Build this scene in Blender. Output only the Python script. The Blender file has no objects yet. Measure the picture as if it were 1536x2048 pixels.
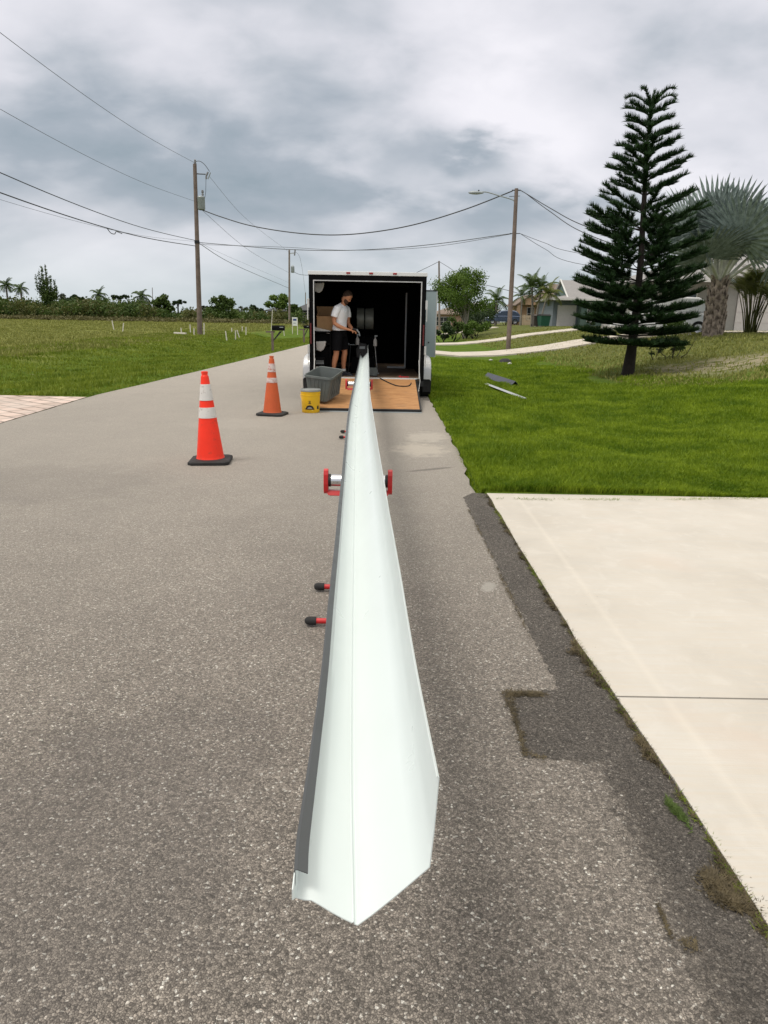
import bpy, math, random
import numpy as np
from mathutils import Vector, Matrix
PI = math.pi
rad = math.radians
random.seed(7)
rng = np.random.default_rng(11)
S = bpy.context.scene
COL = S.collection

# ------------------------------------------------------------------ camera
FPX = 1400.0
PITCH = math.atan(384 / FPX)
ROLL = rad(1.0)
CAMH = 1.5
Fv = Vector((0, math.cos(PITCH), -math.sin(PITCH)))
R0 = Vector((1, 0, 0)); U0 = Vector((0, math.sin(PITCH), math.cos(PITCH)))
Rv = R0 * math.cos(ROLL) + U0 * math.sin(ROLL)
Uv = U0 * math.cos(ROLL) - R0 * math.sin(ROLL)
cam = bpy.data.cameras.new('camera'); camo = bpy.data.objects.new('camera', cam); COL.objects.link(camo)
m = Matrix((Rv, Uv, -Fv)).transposed().to_4x4(); m.translation = Vector((0, 0, CAMH)); camo.matrix_world = m
cam.sensor_fit = 'VERTICAL'; cam.sensor_height = 36.0; cam.lens = 36.0 * FPX / 2048
cam.clip_start = 0.05; cam.clip_end = 3000
S.camera = camo
S.view_settings.view_transform = 'Standard'; S.view_settings.look = 'None'; S.view_settings.exposure = 0.0
S.view_settings.gamma = 1

def P(px, py, Y=None, z=None):
    """point of the place seen at a photograph pixel, at a known distance or height"""
    d = Fv + Rv * ((px - 768) / FPX) + Uv * ((1024 - py) / FPX)
    t = Y / d.y if Y is not None else (z - CAMH) / d.z
    return Vector((0, 0, CAMH)) + d * t

# ------------------------------------------------------------------ world: overcast sky
W = bpy.data.worlds.new('World'); S.world = W; W.use_nodes = True
nt = W.node_tree; N = nt.nodes; L = nt.links
for n in list(N): N.remove(n)

class G:
    """small node-graph helper"""
    def __init__(s, tree): s.t = tree; s.n = tree.nodes; s.l = tree.links
    def inp(s, sock, v):
        if v is None: return
        if hasattr(v, 'is_linked') or isinstance(v, bpy.types.NodeSocket): s.l.new(v, sock)
        else:
            if isinstance(v, (tuple, list)) and len(v) == 3 and sock.type == 'RGBA': v = (*v, 1)
            sock.default_value = v
    def math(s, op, a, b=None, c=None, clamp=False):
        n = s.n.new('ShaderNodeMath'); n.operation = op; n.use_clamp = clamp
        s.inp(n.inputs[0], a); s.inp(n.inputs[1], b); s.inp(n.inputs[2], c); return n.outputs[0]
    def vmath(s, op, a, b=None, sc=None):
        n = s.n.new('ShaderNodeVectorMath'); n.operation = op
        s.inp(n.inputs[0], a); s.inp(n.inputs[1], b)
        if sc is not None: s.inp(n.inputs['Scale'], sc)
        return n.outputs['Value'] if op in ('DOT_PRODUCT', 'LENGTH', 'DISTANCE') else n.outputs[0]
    def noise(s, vec, scale, detail=4, rough=.55, dist=0, out='Fac'):
        n = s.n.new('ShaderNodeTexNoise'); s.inp(n.inputs['Vector'], vec); n.inputs['Scale'].default_value = scale
        n.inputs['Detail'].default_value = detail; n.inputs['Roughness'].default_value = rough
        n.inputs['Distortion'].default_value = dist
        return n.outputs[out]
    def vor(s, vec, scale, feature='F1', out='Distance', rnd=1.0):
        n = s.n.new('ShaderNodeTexVoronoi'); n.feature = feature; s.inp(n.inputs['Vector'], vec)
        n.inputs['Scale'].default_value = scale; n.inputs['Randomness'].default_value = rnd
        return n.outputs[out]
    def ramp(s, fac, stops, interp='LINEAR'):
        n = s.n.new('ShaderNodeValToRGB'); n.color_ramp.interpolation = interp; s.inp(n.inputs[0], fac)
        e = n.color_ramp.elements
        while len(e) < len(stops): e.new(0.5)
        for i, (p, c) in enumerate(stops):
            e[i].position = p
            e[i].color = (*c, 1) if isinstance(c, (tuple, list)) else (c, c, c, 1)
        return n.outputs[0]
    def mix(s, fac, a, b, mode='MIX'):
        n = s.n.new('ShaderNodeMix'); n.data_type = 'RGBA'; n.blend_type = mode
        s.inp(n.inputs[0], fac); s.inp(n.inputs[6], a); s.inp(n.inputs[7], b); return n.outputs[2]
    def mapr(s, v, a, b, c=0, d=1, smooth=False):
        n = s.n.new('ShaderNodeMapRange'); s.inp(n.inputs[0], v)
        n.interpolation_type = 'SMOOTHSTEP' if smooth else 'LINEAR'
        for i, x in enumerate((a, b, c, d)): n.inputs[i + 1].default_value = x
        return n.outputs[0]
    def coord(s, out='Object'): return s.n.new('ShaderNodeTexCoord').outputs[out]
    def sep(s, v):
        n = s.n.new('ShaderNodeSeparateXYZ'); s.inp(n.inputs[0], v); return n.outputs
    def comb(s, x, y, z):
        n = s.n.new('ShaderNodeCombineXYZ'); s.inp(n.inputs[0], x); s.inp(n.inputs[1], y); s.inp(n.inputs[2], z); return n.outputs[0]
    def mapping(s, v, scale=(1, 1, 1), rot=(0, 0, 0), loc=(0, 0, 0)):
        n = s.n.new('ShaderNodeMapping'); s.inp(n.inputs[0], v); n.inputs[1].default_value = loc
        n.inputs[2].default_value = rot; n.inputs[3].default_value = scale; return n.outputs[0]

g = G(nt)
SUN_EL, SUN_AZ = rad(64), rad(236)      # behind and left of the viewer, high, veiled by cloud
sky = N.new('ShaderNodeTexSky'); sky.sky_type = 'NISHITA'; sky.sun_disc = False
sky.sun_elevation = SUN_EL; sky.sun_rotation = SUN_AZ
dirv = g.vmath('NORMALIZE', g.coord('Generated'))
dx, dy, dz = g.sep(dirv)
k = g.math('DIVIDE', 1.0, g.math('ADD', g.math('MAXIMUM', dz, 0.0), 0.46))
cp = g.comb(g.math('MULTIPLY', dx, k), g.math('MULTIPLY', dy, k), 0.0)
n1 = g.noise(g.mapping(cp, (1.0, 1.25, 1), (0, 0, .35), (3.1, 1.7, 0)), 2.1, 5, .46, .15)
n2 = g.noise(g.mapping(cp, (1.1, 1.5, 1), (0, 0, -.2), (7.3, 4.0, 0)), 6.0, 5, .50, .2)
dens = g.math('ADD', g.math('MULTIPLY', n1, .74), g.math('MULTIPLY', n2, .26))
def dirpx(px, py):
    d = Fv + Rv * ((px - 768) / FPX) + Uv * ((1024 - py) / FPX); return d.normalized()
def blob(px, py, wx, wy, amp):
    """a cloud feature at one bearing: wx, wy are half widths in degrees"""
    d = dirpx(px, py); az0 = math.atan2(d.x, d.y); el0 = math.asin(d.z)
    az = g.math('ARCTAN2', dx, dy); el = g.math('ARCSINE', dz)
    wob = g.math('MULTIPLY', g.math('SUBTRACT', n2, .5), rad(5))
    a = g.math('DIVIDE', g.math('ADD', g.math('SUBTRACT', az, az0), wob), rad(wx))
    e = g.math('DIVIDE', g.math('ADD', g.math('SUBTRACT', el, el0), wob), rad(wy))
    q = g.math('ADD', g.math('MULTIPLY', a, a), g.math('MULTIPLY', e, e))
    return g.math('MULTIPLY', g.math('EXPONENT', g.math('MULTIPLY', q, -1.0)), amp)
for b in ((560, 400, 15, 4.0, -.12), (935, 308, 4.4, 1.3, -.20), (1130, 320, 4, 2.6, .13), (1010, 240, 7, 1.6, .08), (780, 330, 4, 2.0, .05),
          (120, 565, 14, 2.1, .10), (130, 350, 7, 3, -.04), (1450, 330, 6, 3, .12), (700, 190, 14, 3.0, -.05),
          (1350, 60, 14, 5, .08), (120, 40, 12, 4, .07), (900, 520, 9, 2.0, .03), (1000, 430, 8, 1.2, -.07)):
    dens = g.math('ADD', dens, blob(*b))
cloud = g.ramp(dens, [(.28, (.33, .395, .45)), (.38, (.42, .47, .53)), (.455, (.585, .615, .67)), (.53, (.75, .755, .81)), (.68, (.97, .95, 1.0))])
hz = g.mapr(dz, 0.0, .13, 1, 0, True)
cloud = g.mix(g.math('MULTIPLY', hz, .62), cloud, (.49, .60, .63))
up = g.mapr(dz, .36, .8, 0, 1, True)   # an overcast dome is brightest overhead
cloud = g.mix(up, cloud, (1.42, 1.35, 1.22))
skyl = g.vmath('SCALE', sky.outputs[0], sc=.10)
tot = g.mix(.93, skyl, cloud)
bg = N.new('ShaderNodeBackground'); L.new(tot, bg.inputs[0]); bg.inputs[1].default_value = 1.0
wo = N.new('ShaderNodeOutputWorld'); L.new(bg.outputs[0], wo.inputs[0])

sun = bpy.data.lights.new('sun', 'SUN'); sun.energy = 2.0; sun.angle = rad(16); sun.color = (1, .95, .88)
suno = bpy.data.objects.new('sun', sun); COL.objects.link(suno)
suno.rotation_euler = (PI / 2 - SUN_EL, 0, PI - SUN_AZ + 0.0)
sd = Vector((math.sin(SUN_AZ) * math.cos(SUN_EL), math.cos(SUN_AZ) * math.cos(SUN_EL), math.sin(SUN_EL)))
suno.rotation_euler = sd.to_track_quat('Z', 'Y').to_euler()

# ------------------------------------------------------------------ object helpers
def tag(o, label=None, cat=None, group=None, kind=None):
    if label: o['label'] = label
    if cat: o['category'] = cat
    if group: o['group'] = group
    if kind: o['kind'] = kind
    return o
def empty(name, loc=(0, 0, 0), rz=0, label=None, cat=None, group=None):
    o = bpy.data.objects.new(name, None); COL.objects.link(o); o.location = loc; o.rotation_euler = (0, 0, rz)
    o.empty_display_size = .2
    return tag(o, label, cat, group)
def copy_tree(o, parent=None):
    c = o.copy(); COL.objects.link(c)
    if parent is not None: c.parent = parent
    for ch in list(o.children): copy_tree(ch, c)
    return c

class MB:
    def __init__(s): s.v = []; s.f = []
    def add(s, vs, fs):
        b = len(s.v); s.v += [tuple(v) for v in vs]; s.f += [tuple(i + b for i in f) for f in fs]; return s
    def box(s, x0, x1, y0, y1, z0, z1, rot=None, org=None):
        vs = [Vector((x, y, z)) for z in (z0, z1) for y in (y0, y1) for x in (x0, x1)]
        if rot is not None: vs = [rot @ v for v in vs]
        if org is not None: vs = [v + Vector(org) for v in vs]
        return s.add(vs, [(0, 2, 3, 1), (4, 5, 7, 6), (0, 1, 5, 4), (2, 6, 7, 3), (0, 4, 6, 2), (1, 3, 7, 5)])
    def hexa(s, bot, top):
        """bot, top: 4 corners each in order"""
        return s.add(list(bot) + list(top), [(3, 2, 1, 0), (4, 5, 6, 7), (0, 1, 5, 4), (1, 2, 6, 5), (2, 3, 7, 6), (3, 0, 4, 7)])
    def quad(s, a, b, c, d): return s.add([a, b, c, d], [(0, 1, 2, 3)])
    def prism(s, pts, d):
        """closed polygon pts (3-D) swept by vector d"""
        n = len(pts); d = Vector(d)
        vs = [Vector(p) for p in pts] + [Vector(p) + d for p in pts]
        return s.add(vs, [tuple(range(n - 1, -1, -1)), tuple(range(n, 2 * n))] + [(i, (i + 1) % n, n + (i + 1) % n, n + i) for i in range(n)])
    def tube(s, path, r, n=8, cap=True):
        path = [Vector(p) for p in path]; rs = r if isinstance(r, (list, tuple)) else [r] * len(path)
        vs = []; fs = []; ref = None
        for i, p in enumerate(path):
            t = (path[min(i + 1, len(path) - 1)] - path[max(i - 1, 0)]).normalized()
            if ref is None: ref = Vector((0, 0, 1)) if abs(t.z) < .9 else Vector((1, 0, 0))
            a = t.cross(ref).normalized(); b = a.cross(t).normalized(); ref = b
            for j in range(n):
                q = 2 * PI * j / n; vs.append(p + (a * math.cos(q) + b * math.sin(q)) * rs[i])
        for i in range(len(path) - 1):
            for j in range(n):
                k2 = (j + 1) % n; fs.append((i * n + j, i * n + k2, (i + 1) * n + k2, (i + 1) * n + j))
        if cap: fs.append(tuple(range(n - 1, -1, -1))); m0 = (len(path) - 1) * n; fs.append(tuple(m0 + j for j in range(n)))
        return s.add(vs, fs)
    def lathe(s, prof, n=24, c=(0, 0, 0), axis='z', cap=True, sx=1, sy=1):
        vs = []; fs = []
        for (r, h) in prof:
            for j in range(n):
                q = 2 * PI * j / n; x = r * math.cos(q) * sx; y = r * math.sin(q) * sy
                v = {'z': (x, y, h), 'x': (h, x, y), 'y': (x, h, y)}[axis]
                vs.append((v[0] + c[0], v[1] + c[1], v[2] + c[2]))
        for i in range(len(prof) - 1):
            for j in range(n):
                k2 = (j + 1) % n; fs.append((i * n + j, i * n + k2, (i + 1) * n + k2, (i + 1) * n + j))
        if cap: fs.append(tuple(range(n - 1, -1, -1))); m0 = (len(prof) - 1) * n; fs.append(tuple(m0 + j for j in range(n)))
        return s.add(vs, fs)
    def build(s, name, mat, parent=None, smooth=False, bevel=0, recalc=True):
        me = bpy.data.meshes.new(name); me.from_pydata(s.v, [], s.f); me.update()
        if recalc:
            import bmesh
            bm = bmesh.new(); bm.from_mesh(me); bmesh.ops.recalc_face_normals(bm, faces=bm.faces)
            bm.to_mesh(me); bm.free()
        o = bpy.data.objects.new(name, me); COL.objects.link(o)
        if mat: me.materials.append(mat)
        if smooth:
            for p in me.polygons: p.use_smooth = True
            try: me.set_sharp_from_angle(angle=rad(40))
            except Exception: pass
        if bevel:
            b = o.modifiers.new('b', 'BEVEL'); b.width = bevel; b.segments = 2; b.limit_method = 'ANGLE'; b.angle_limit = rad(35)
        if parent is not None: o.parent = parent
        return o

def npmesh(name, verts, faces_n, mat, parent=None, idx=None):
    """fast mesh from numpy: verts (V,3); faces all with faces_n corners taken in order"""
    me = bpy.data.meshes.new(name); V = len(verts)
    me.vertices.add(V); me.vertices.foreach_set('co', np.ascontiguousarray(verts, dtype=np.float32).ravel())
    if idx is None: idx = np.arange(V, dtype=np.int32)
    idx = np.ascontiguousarray(idx, dtype=np.int32).ravel(); nf = len(idx) // faces_n
    me.loops.add(len(idx)); me.loops.foreach_set('vertex_index', idx)
    me.polygons.add(nf); me.polygons.foreach_set('loop_start', np.arange(0, nf * faces_n, faces_n, dtype=np.int32))
    me.update(calc_edges=True); me.validate()
    o = bpy.data.objects.new(name, me); COL.objects.link(o); me.materials.append(mat)
    if parent is not None: o.parent = parent
    return o

# ------------------------------------------------------------------ materials
def newmat(name):
    mt = bpy.data.materials.new(name); mt.use_nodes = True
    b = mt.node_tree.nodes['Principled BSDF']; return mt, G(mt.node_tree), b
def mat(name, col, rough=.6, metal=0, var=.12, ns=6, bump=0, bs=40, coat=0, spec=.5, dirt=None):
    mt, q, b = newmat(name)
    c = q.coord()
    n = q.noise(c, ns, 5, .6)
    lo = tuple(x * (1 - var) for x in col); hi = tuple(min(1, x * (1 + var)) for x in col)
    cc = q.ramp(n, [(.3, lo), (.7, hi)])
    if dirt:
        dn = q.mapr(q.noise(c, dirt[1], 6, .7), dirt[2], dirt[2] + .12, 0, dirt[3] if len(dirt) > 3 else .8)
        cc = q.mix(dn, cc, dirt[0])
    q.l.new(cc, b.inputs['Base Color'])
    b.inputs['Metallic'].default_value = metal
    rr = q.mapr(q.noise(c, ns * 3, 3), .3, .7, max(0, rough - .07), min(1, rough + .07)); q.l.new(rr, b.inputs['Roughness'])
    b.inputs['Coat Weight'].default_value = coat; b.inputs['Specular IOR Level'].default_value = spec
    if bump:
        bn = q.n.new('ShaderNodeBump'); bn.inputs['Strength'].default_value = bump; bn.inputs['Distance'].default_value = .01
        q.l.new(q.noise(c, bs, 4, .6), bn.inputs['Height']); q.l.new(bn.outputs[0], b.inputs['Normal'])
    return mt
def leafmat(name, c1, c2, ns=3, trans=.25, rough=.55):
    mt, q, b = newmat(name)
    c = q.coord()
    n = q.math('ADD', q.math('MULTIPLY', q.noise(c, ns, 3), .6), q.math('MULTIPLY', q.noise(c, ns * 9, 2), .4))
    cc = q.ramp(n, [(.36, c1), (.62, c2)]); q.l.new(cc, b.inputs['Base Color']); b.inputs['Roughness'].default_value = rough
    b.inputs['Specular IOR Level'].default_value = .25
    tr = q.n.new('ShaderNodeBsdfTranslucent'); q.l.new(cc, tr.inputs[0])
    mx = q.n.new('ShaderNodeMixShader'); mx.inputs[0].default_value = trans
    q.l.new(b.outputs[0], mx.inputs[1]); q.l.new(tr.outputs[0], mx.inputs[2])
    q.l.new(mx.outputs[0], q.n['Material Output'].inputs[0])
    return mt

def asphalt(name, tone, speck, dark, patches=True, scale=138):
    mt, q, b = newmat(name); c = q.coord()
    cw = q.vmath('ADD', c, q.vmath('SCALE', q.noise(c, 60, 2, out='Color'), sc=.006))
    vd = q.vor(cw, scale); vc = q.vor(cw, scale, out='Color'); ve = q.vor(cw, scale, 'DISTANCE_TO_EDGE')
    r1 = q.sep(vc)[0]; r2 = q.sep(vc)[1]
    vd2 = q.vor(cw, scale * 2.3, 'DISTANCE_TO_EDGE'); vc2 = q.sep(q.vor(cw, scale * 2.3, out='Color'))[0]
    base = q.ramp(r1, [(0, tuple(x * .46 for x in tone)), (.32, tuple(x * .84 for x in tone)), (.68, tuple(x * 1.14 for x in tone)), (.94, tuple(x * 1.55 for x in tone)), (.985, speck)])
    fine = q.mapr(vc2, 0, 1, .6, 1.4); base = q.vmath('SCALE', base, sc=fine)
    gap = q.mapr(ve, .0, .13, 1, 0); gap = q.math('MAXIMUM', gap, q.math('MULTIPLY', q.mapr(vd2, 0, .10, 1, 0), .55))
    worn = q.mapr(q.noise(c, 1.1, 5, .6), .35, .68, .55, 1.0)
    base = q.mix(q.math('MULTIPLY', gap, worn), base, dark)
    # broad wear, tyre polish and stains
    big = q.noise(q.mapping(c, (1, .18, 1)), .55, 5, .6)
    base = q.vmath('SCALE', base, sc=q.mapr(big, .3, .7, .86, 1.14))
    mid = q.noise(c, 3.3, 5, .65); base = q.vmath('SCALE', base, sc=q.mapr(mid, .3, .7, .91, 1.09))
    x, y, z = q.sep(c)
    if patches:
        # paler beyond the near stretch: grazing sky sheen painted into the base colour
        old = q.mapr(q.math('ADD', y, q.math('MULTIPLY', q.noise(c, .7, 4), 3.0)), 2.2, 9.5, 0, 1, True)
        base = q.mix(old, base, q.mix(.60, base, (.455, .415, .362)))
        def spot(cx, cy, rx, ry, rot, col, amt, ns=9, w=.7):
            v = q.mapping(c, (1 / rx, 1 / ry, 1), (0, 0, 0), (-cx / rx, -cy / ry, 0))
            if rot:
                v0 = q.vmath('SUBTRACT', c, (cx, cy, 0)); v1 = q.mapping(v0, (1, 1, 1), (0, 0, rot)); v = q.mapping(v1, (1 / rx, 1 / ry, 1))
            d = q.vmath('LENGTH', v); nn = q.math('MULTIPLY', q.math('SUBTRACT', q.noise(c, ns, 5, .7), .5), w * 2)
            return q.math('MULTIPLY', q.mapr(q.math('ADD', d, nn), .5, 1.1, 1, 0, True), amt), col
        for args in ((.42, 8.35, .38, .5, 0, (.62, .56, .47), .55, 7, 1.1), (.55, 9.3, .30, .5, .2, (.60, .55, .47), .5, 7, 1.0),
                     (.50, 7.2, .35, .05, -.5, (.10, .09, .08), .55, 5, .5), (.62, 3.85, .05, .09, .3, (.5, .47, .42), .7, 12, .6),
                     (-1.95, 2.55, .10, .045, .5, (.05, .045, .04), .8, 16, 1.0), (-.85, 1.75, .55, .9, 0, (.10, .09, .085), .32, 3, 1.0),
                     (-3.2, 6.3, 1.3, 1.0, 0, (.12, .11, .10), .16, 2, 1.0), (-2.2, 10.2, .9, .6, 0, (.50, .46, .40), .25, 2, 1.0)):
            mk, col = spot(*args); base = q.mix(mk, base, col)
    q.l.new(base, b.inputs['Base Color']); b.inputs['Roughness'].default_value = .78; b.inputs['Specular IOR Level'].default_value = .45
    hgt = q.math('ADD', q.math('MULTIPLY', q.mapr(ve, 0, .25, 0, 1), .7), q.math('MULTIPLY', r2, .5))
    hgt = q.math('ADD', hgt, q.math('MULTIPLY', q.mapr(vd2, 0, .2, 0, 1), .3))
    bn = q.n.new('ShaderNodeBump'); bn.inputs['Strength'].default_value = .9; bn.inputs['Distance'].default_value = .005
    q.l.new(hgt, bn.inputs['Height']); q.l.new(bn.outputs[0], b.inputs['Normal'])
    return mt

M = {}
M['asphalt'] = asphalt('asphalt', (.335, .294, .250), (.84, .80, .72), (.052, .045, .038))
M['patch'] = asphalt('patch_asphalt', (.185, .163, .140), (.48, .44, .38), (.026, .023, .020), False, 150)

def fade_patch(mt):
    """the lower seam of the patch is worn thin: it breaks up into the old surface"""
    q = G(mt.node_tree); c = q.coord(); x, y, z = q.sep(c); a = P(1190, 1530, z=0); b_ = P(1425, 2048, z=0); sl = (b_.x - a.x) / (b_.y - a.y)
    t = q.math('SUBTRACT', x, q.math('ADD', q.math('MULTIPLY', q.math('SUBTRACT', y, a.y), sl), a.x))
    nn = q.math('MULTIPLY', q.math('SUBTRACT', q.noise(c, 30, 5, .75), .5), .35); nn = q.math('ADD', nn, q.math('MULTIPLY', q.math('SUBTRACT', q.noise(c, 160, 3, .7), .5), .25))
    al = q.mapr(q.math('ADD', t, nn), -.03, .10, .0, 1, True)
    al = q.math('MAXIMUM', al, q.mapr(y, a.y - .02, a.y + .05, 0, 1, True))
    al2 = q.mapr(q.math('ADD', q.noise(c, 14, 5, .75), q.math('MULTIPLY', q.noise(c, 150, 2), .5)), .62, .70, 1, .72)
    b = q.n['Principled BSDF']; q.l.new(q.math('MULTIPLY', al, al2), b.inputs['Alpha'])
fade_patch(M['patch'])

# concrete driveway: broom finish, joint, blotches and specks
mt, q, b = newmat('concrete'); c = q.coord()
bc = q.ramp(q.noise(c, 1.4, 6, .62), [(.3, (.445, .415, .368)), (.5, (.505, .475, .425)), (.72, (.56, .53, .48))])
bc = q.mix(q.mapr(q.noise(q.mapping(c, (1.2, 26, 1)), 2.2, 5, .6), .42, .62, 0, .5), bc, (.52, .46, .38))
bc = q.mix(q.mapr(q.noise(c, 7, 4, .6, .6), .54, .66, 0, .28), bc, (.59, .56, .51))
bc = q.mix(q.mapr(q.noise(q.mapping(c, (1, 1, 1), loc=(9, 4, 0)), 1.0, 4, .6), .56, .7, 0, .40), bc, (.53, .44, .37))
sp = q.mapr(q.vor(c, 14), 0, .05, 1, 0); bc = q.mix(q.math('MULTIPLY', sp, q.mapr(q.noise(c, 3), .5, .56, 0, .9)), bc, (.10, .08, .05))
x, y, z = q.sep(c)
edge = q.mapr(q.math('ADD', q.math('ABSOLUTE', q.math('SUBTRACT', x, 1.18)), q.math('MULTIPLY', q.noise(c, 8, 3), .03)), .0, .045, .35, 0)
bc = q.mix(edge, bc, (.66, .61, .53))
q.l.new(bc, b.inputs['Base Color']); b.inputs['Roughness'].default_value = .85
bn = q.n.new('ShaderNodeBump'); bn.inputs['Strength'].default_value = .35; bn.inputs['Distance'].default_value = .003
hh = q.math('ADD', q.noise(q.mapping(c, (4, 90, 1)), 3, 4), q.math('MULTIPLY', q.noise(c, 120, 3), .5))
q.l.new(hh, bn.inputs['Height']); q.l.new(bn.outputs[0], b.inputs['Normal']); M['concrete'] = mt
M['far_concrete'] = mat('far_concrete', (.50, .45, .38), .85, var=.15, ns=2, dirt=((.25, .21, .16), 5, .58, .5))

# pavers
mt, q, b = newmat('pavers'); c = q.coord()
br = q.n.new('ShaderNodeTexBrick'); q.l.new(q.mapping(c, rot=(0, 0, rad(38))), br.inputs[0])
br.inputs['Color1'].default_value = (.62, .48, .41, 1); br.inputs['Color2'].default_value = (.38, .29, .24, 1); br.inputs['Mortar'].default_value = (.16, .12, .09, 1)
br.inputs['Scale'].default_value = 1.0; br.inputs['Mortar Size'].default_value = .02; br.inputs['Brick Width'].default_value = .42; br.inputs['Row Height'].default_value = .28
pc = q.mix(q.mapr(q.noise(c, 2, 5), .35, .65, 0, .45), br.outputs[0], (.58, .52, .47)); q.l.new(pc, b.inputs['Base Color'])
b.inputs['Roughness'].default_value = .85
bn = q.n.new('ShaderNodeBump'); bn.inputs['Strength'].default_value = .6; bn.inputs['Distance'].default_value = .008; bn.invert = True
q.l.new(br.outputs['Fac'], bn.inputs['Height']); q.l.new(bn.outputs[0], b.inputs['Normal']); M['pavers'] = mt

# lawn soil/turf under the blades: green verge, tan field, thin yard on the rise
mt, q, b = newmat('turf'); c = q.coord(); x, y, z = q.sep(c)
n_ = q.noise(c, .9, 6, .65); f_ = q.noise(c, 14, 5, .7)
green = q.ramp(q.math('ADD', q.math('MULTIPLY', n_, .5), q.math('MULTIPLY', f_, .5)), [(.35, (.045, .080, .008)), (.5, (.080, .135, .010)), (.66, (.13, .18, .020))])
tan = q.ramp(q.math('ADD', q.math('MULTIPLY', n_, .45), q.math('MULTIPLY', f_, .55)), [(.34, (.085, .110, .020)), (.5, (.150, .165, .036)), (.68, (.22, .215, .065))])
wob = q.math('MULTIPLY', q.math('SUBTRACT', q.noise(c, .35, 5, .6), .5), 9)
lf = q.mapr(q.math('ADD', q.math('MULTIPLY', x, -1.0), wob), 9.0, 15.0, 0, 1, True)
rt = q.mapr(q.math('ADD', x, q.math('MULTIPLY', wob, .25)), 5.8, 8.6, 0, .85, True)
far = q.mapr(q.math('ADD', y, q.math('MULTIPLY', wob, .3)), 16.5, 19.5, 0, 1, True)
tc = q.mix(lf, green, tan)
dry = q.ramp(q.noise(c, 6, 6, .7), [(.35, (.060, .080, .015)), (.52, (.115, .125, .035)), (.66, (.22, .19, .10))])
tc = q.mix(q.math('MULTIPLY', rt, far), tc, dry)
sand = q.math('MULTIPLY', q.mapr(q.math('ABSOLUTE', q.math('SUBTRACT', y, 19.3)), .4, 2.6, 1, 0, True), q.mapr(x, 5.5, 8.5, 0, 1, True))
tc = q.mix(q.math('MULTIPLY', sand, q.mapr(q.noise(q.mapping(c, (1, 2.0, 1)), 2.4, 6, .7), .42, .56, 0, .85)), tc, (.36, .31, .22))
tc = q.mix(q.mapr(q.noise(q.mapping(c, (1, 2.2, 1)), 1.3, 5, .7), .60, .68, 0, .5), tc, (.24, .20, .13))
q.l.new(tc, b.inputs['Base Color']); b.inputs['Roughness'].default_value = .95; b.inputs['Specular IOR Level'].default_value = .1
bn = q.n.new('ShaderNodeBump'); bn.inputs['Strength'].default_value = .9; bn.inputs['Distance'].default_value = .05
q.l.new(q.noise(c, 18, 6, .75), bn.inputs['Height']); q.l.new(bn.outputs[0], b.inputs['Normal']); M['turf'] = mt

M['blade'] = leafmat('grass_blade', (.085, .160, .006), (.27, .36, .024), 1.3, .4)
M['blade_left'] = leafmat('grass_blade_left', (.095, .150, .010), (.26, .31, .038), .8, .35)
M['blade_dry'] = leafmat('grass_dry', (.16, .18, .035), (.31, .31, .09), .8, .2)
M['tall_dry'] = leafmat('tall_dry_grass', (.085, .080, .030), (.17, .155, .065), .8, .2)
M['debris'] = leafmat('dried_clippings', (.035, .028, .016), (.14, .11, .060), 6, .1)
M['gutter'] = mat('white_painted_aluminium', (.67, .725, .718), .34, var=.012, ns=3, bump=.03, bs=6, dirt=((.55, .52, .45), 9, .73, .35))
M['bronze'] = mat('dark_bronze_paint', (.060, .064, .066), .38, var=.08)
M['red'] = mat('red_powdercoat', (.50, .012, .014), .35, var=.1, coat=.3)
M['rubber'] = mat('black_rubber', (.016, .015, .015), .75, var=.3, bump=.2)
M['steel'] = mat('bright_steel', (.72, .72, .74), .22, 1, var=.08)
M['cone_new'] = mat('orange_vinyl', (.93, .030, .005), .42, var=.07, dirt=((.50, .045, .02), 13, .56, .7))
M['cone_old'] = mat('faded_orange_vinyl', (.55, .095, .022), .6, var=.10, dirt=((.25, .06, .03), 14, .60, .6))
M['collar'] = mat('white_reflective_collar', (.66, .64, .61), .45, var=.08, dirt=((.34, .30, .27), 24, .55, .7))
M['collar_old'] = mat('scuffed_reflective_collar', (.58, .50, .48), .55, var=.15, dirt=((.42, .12, .07), 30, .50, .85))
M['yellow'] = mat('yellow_plastic', (.82, .50, .012), .38, var=.06, dirt=((.40, .26, .05), 14, .58, .6))
M['grey_plastic'] = mat('grey_plastic', (.105, .120, .115), .5, var=.15, ns=4, bump=.1, dirt=((.22, .21, .19), 9, .58, .5))
M['lid'] = mat('grey_lid', (.24, .25, .24), .5)
M['black'] = mat('black_paint', (.010, .010, .011), .5, var=.3)
M['soot'] = mat('black_interior_panel', (.0045, .0045, .005), .85, var=.3, spec=.1)
M['black_cloth'] = mat('black_cloth', (.006, .006, .007), .95, var=.2, spec=.1)
M['white_paint'] = mat('white_paint', (.70, .71, .71), .4, var=.05, ns=3, dirt=((.40, .37, .33), 7, .64, .5))
M['trim'] = mat('aluminium_trim', (.55, .55, .54), .45, .2, var=.15, dirt=((.2, .18, .16), 12, .6, .6))
M['ply'] = None
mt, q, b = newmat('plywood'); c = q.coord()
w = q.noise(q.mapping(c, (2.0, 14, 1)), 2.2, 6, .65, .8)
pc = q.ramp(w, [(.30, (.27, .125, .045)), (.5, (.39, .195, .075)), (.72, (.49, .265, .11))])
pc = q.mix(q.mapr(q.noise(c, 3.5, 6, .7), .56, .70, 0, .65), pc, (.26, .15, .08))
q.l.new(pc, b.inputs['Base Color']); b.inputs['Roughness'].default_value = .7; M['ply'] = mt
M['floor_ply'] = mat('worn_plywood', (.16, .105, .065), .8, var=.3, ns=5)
M['diamond'] = None
mt, q, b = newmat('diamond_plate'); c = q.coord()
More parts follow.
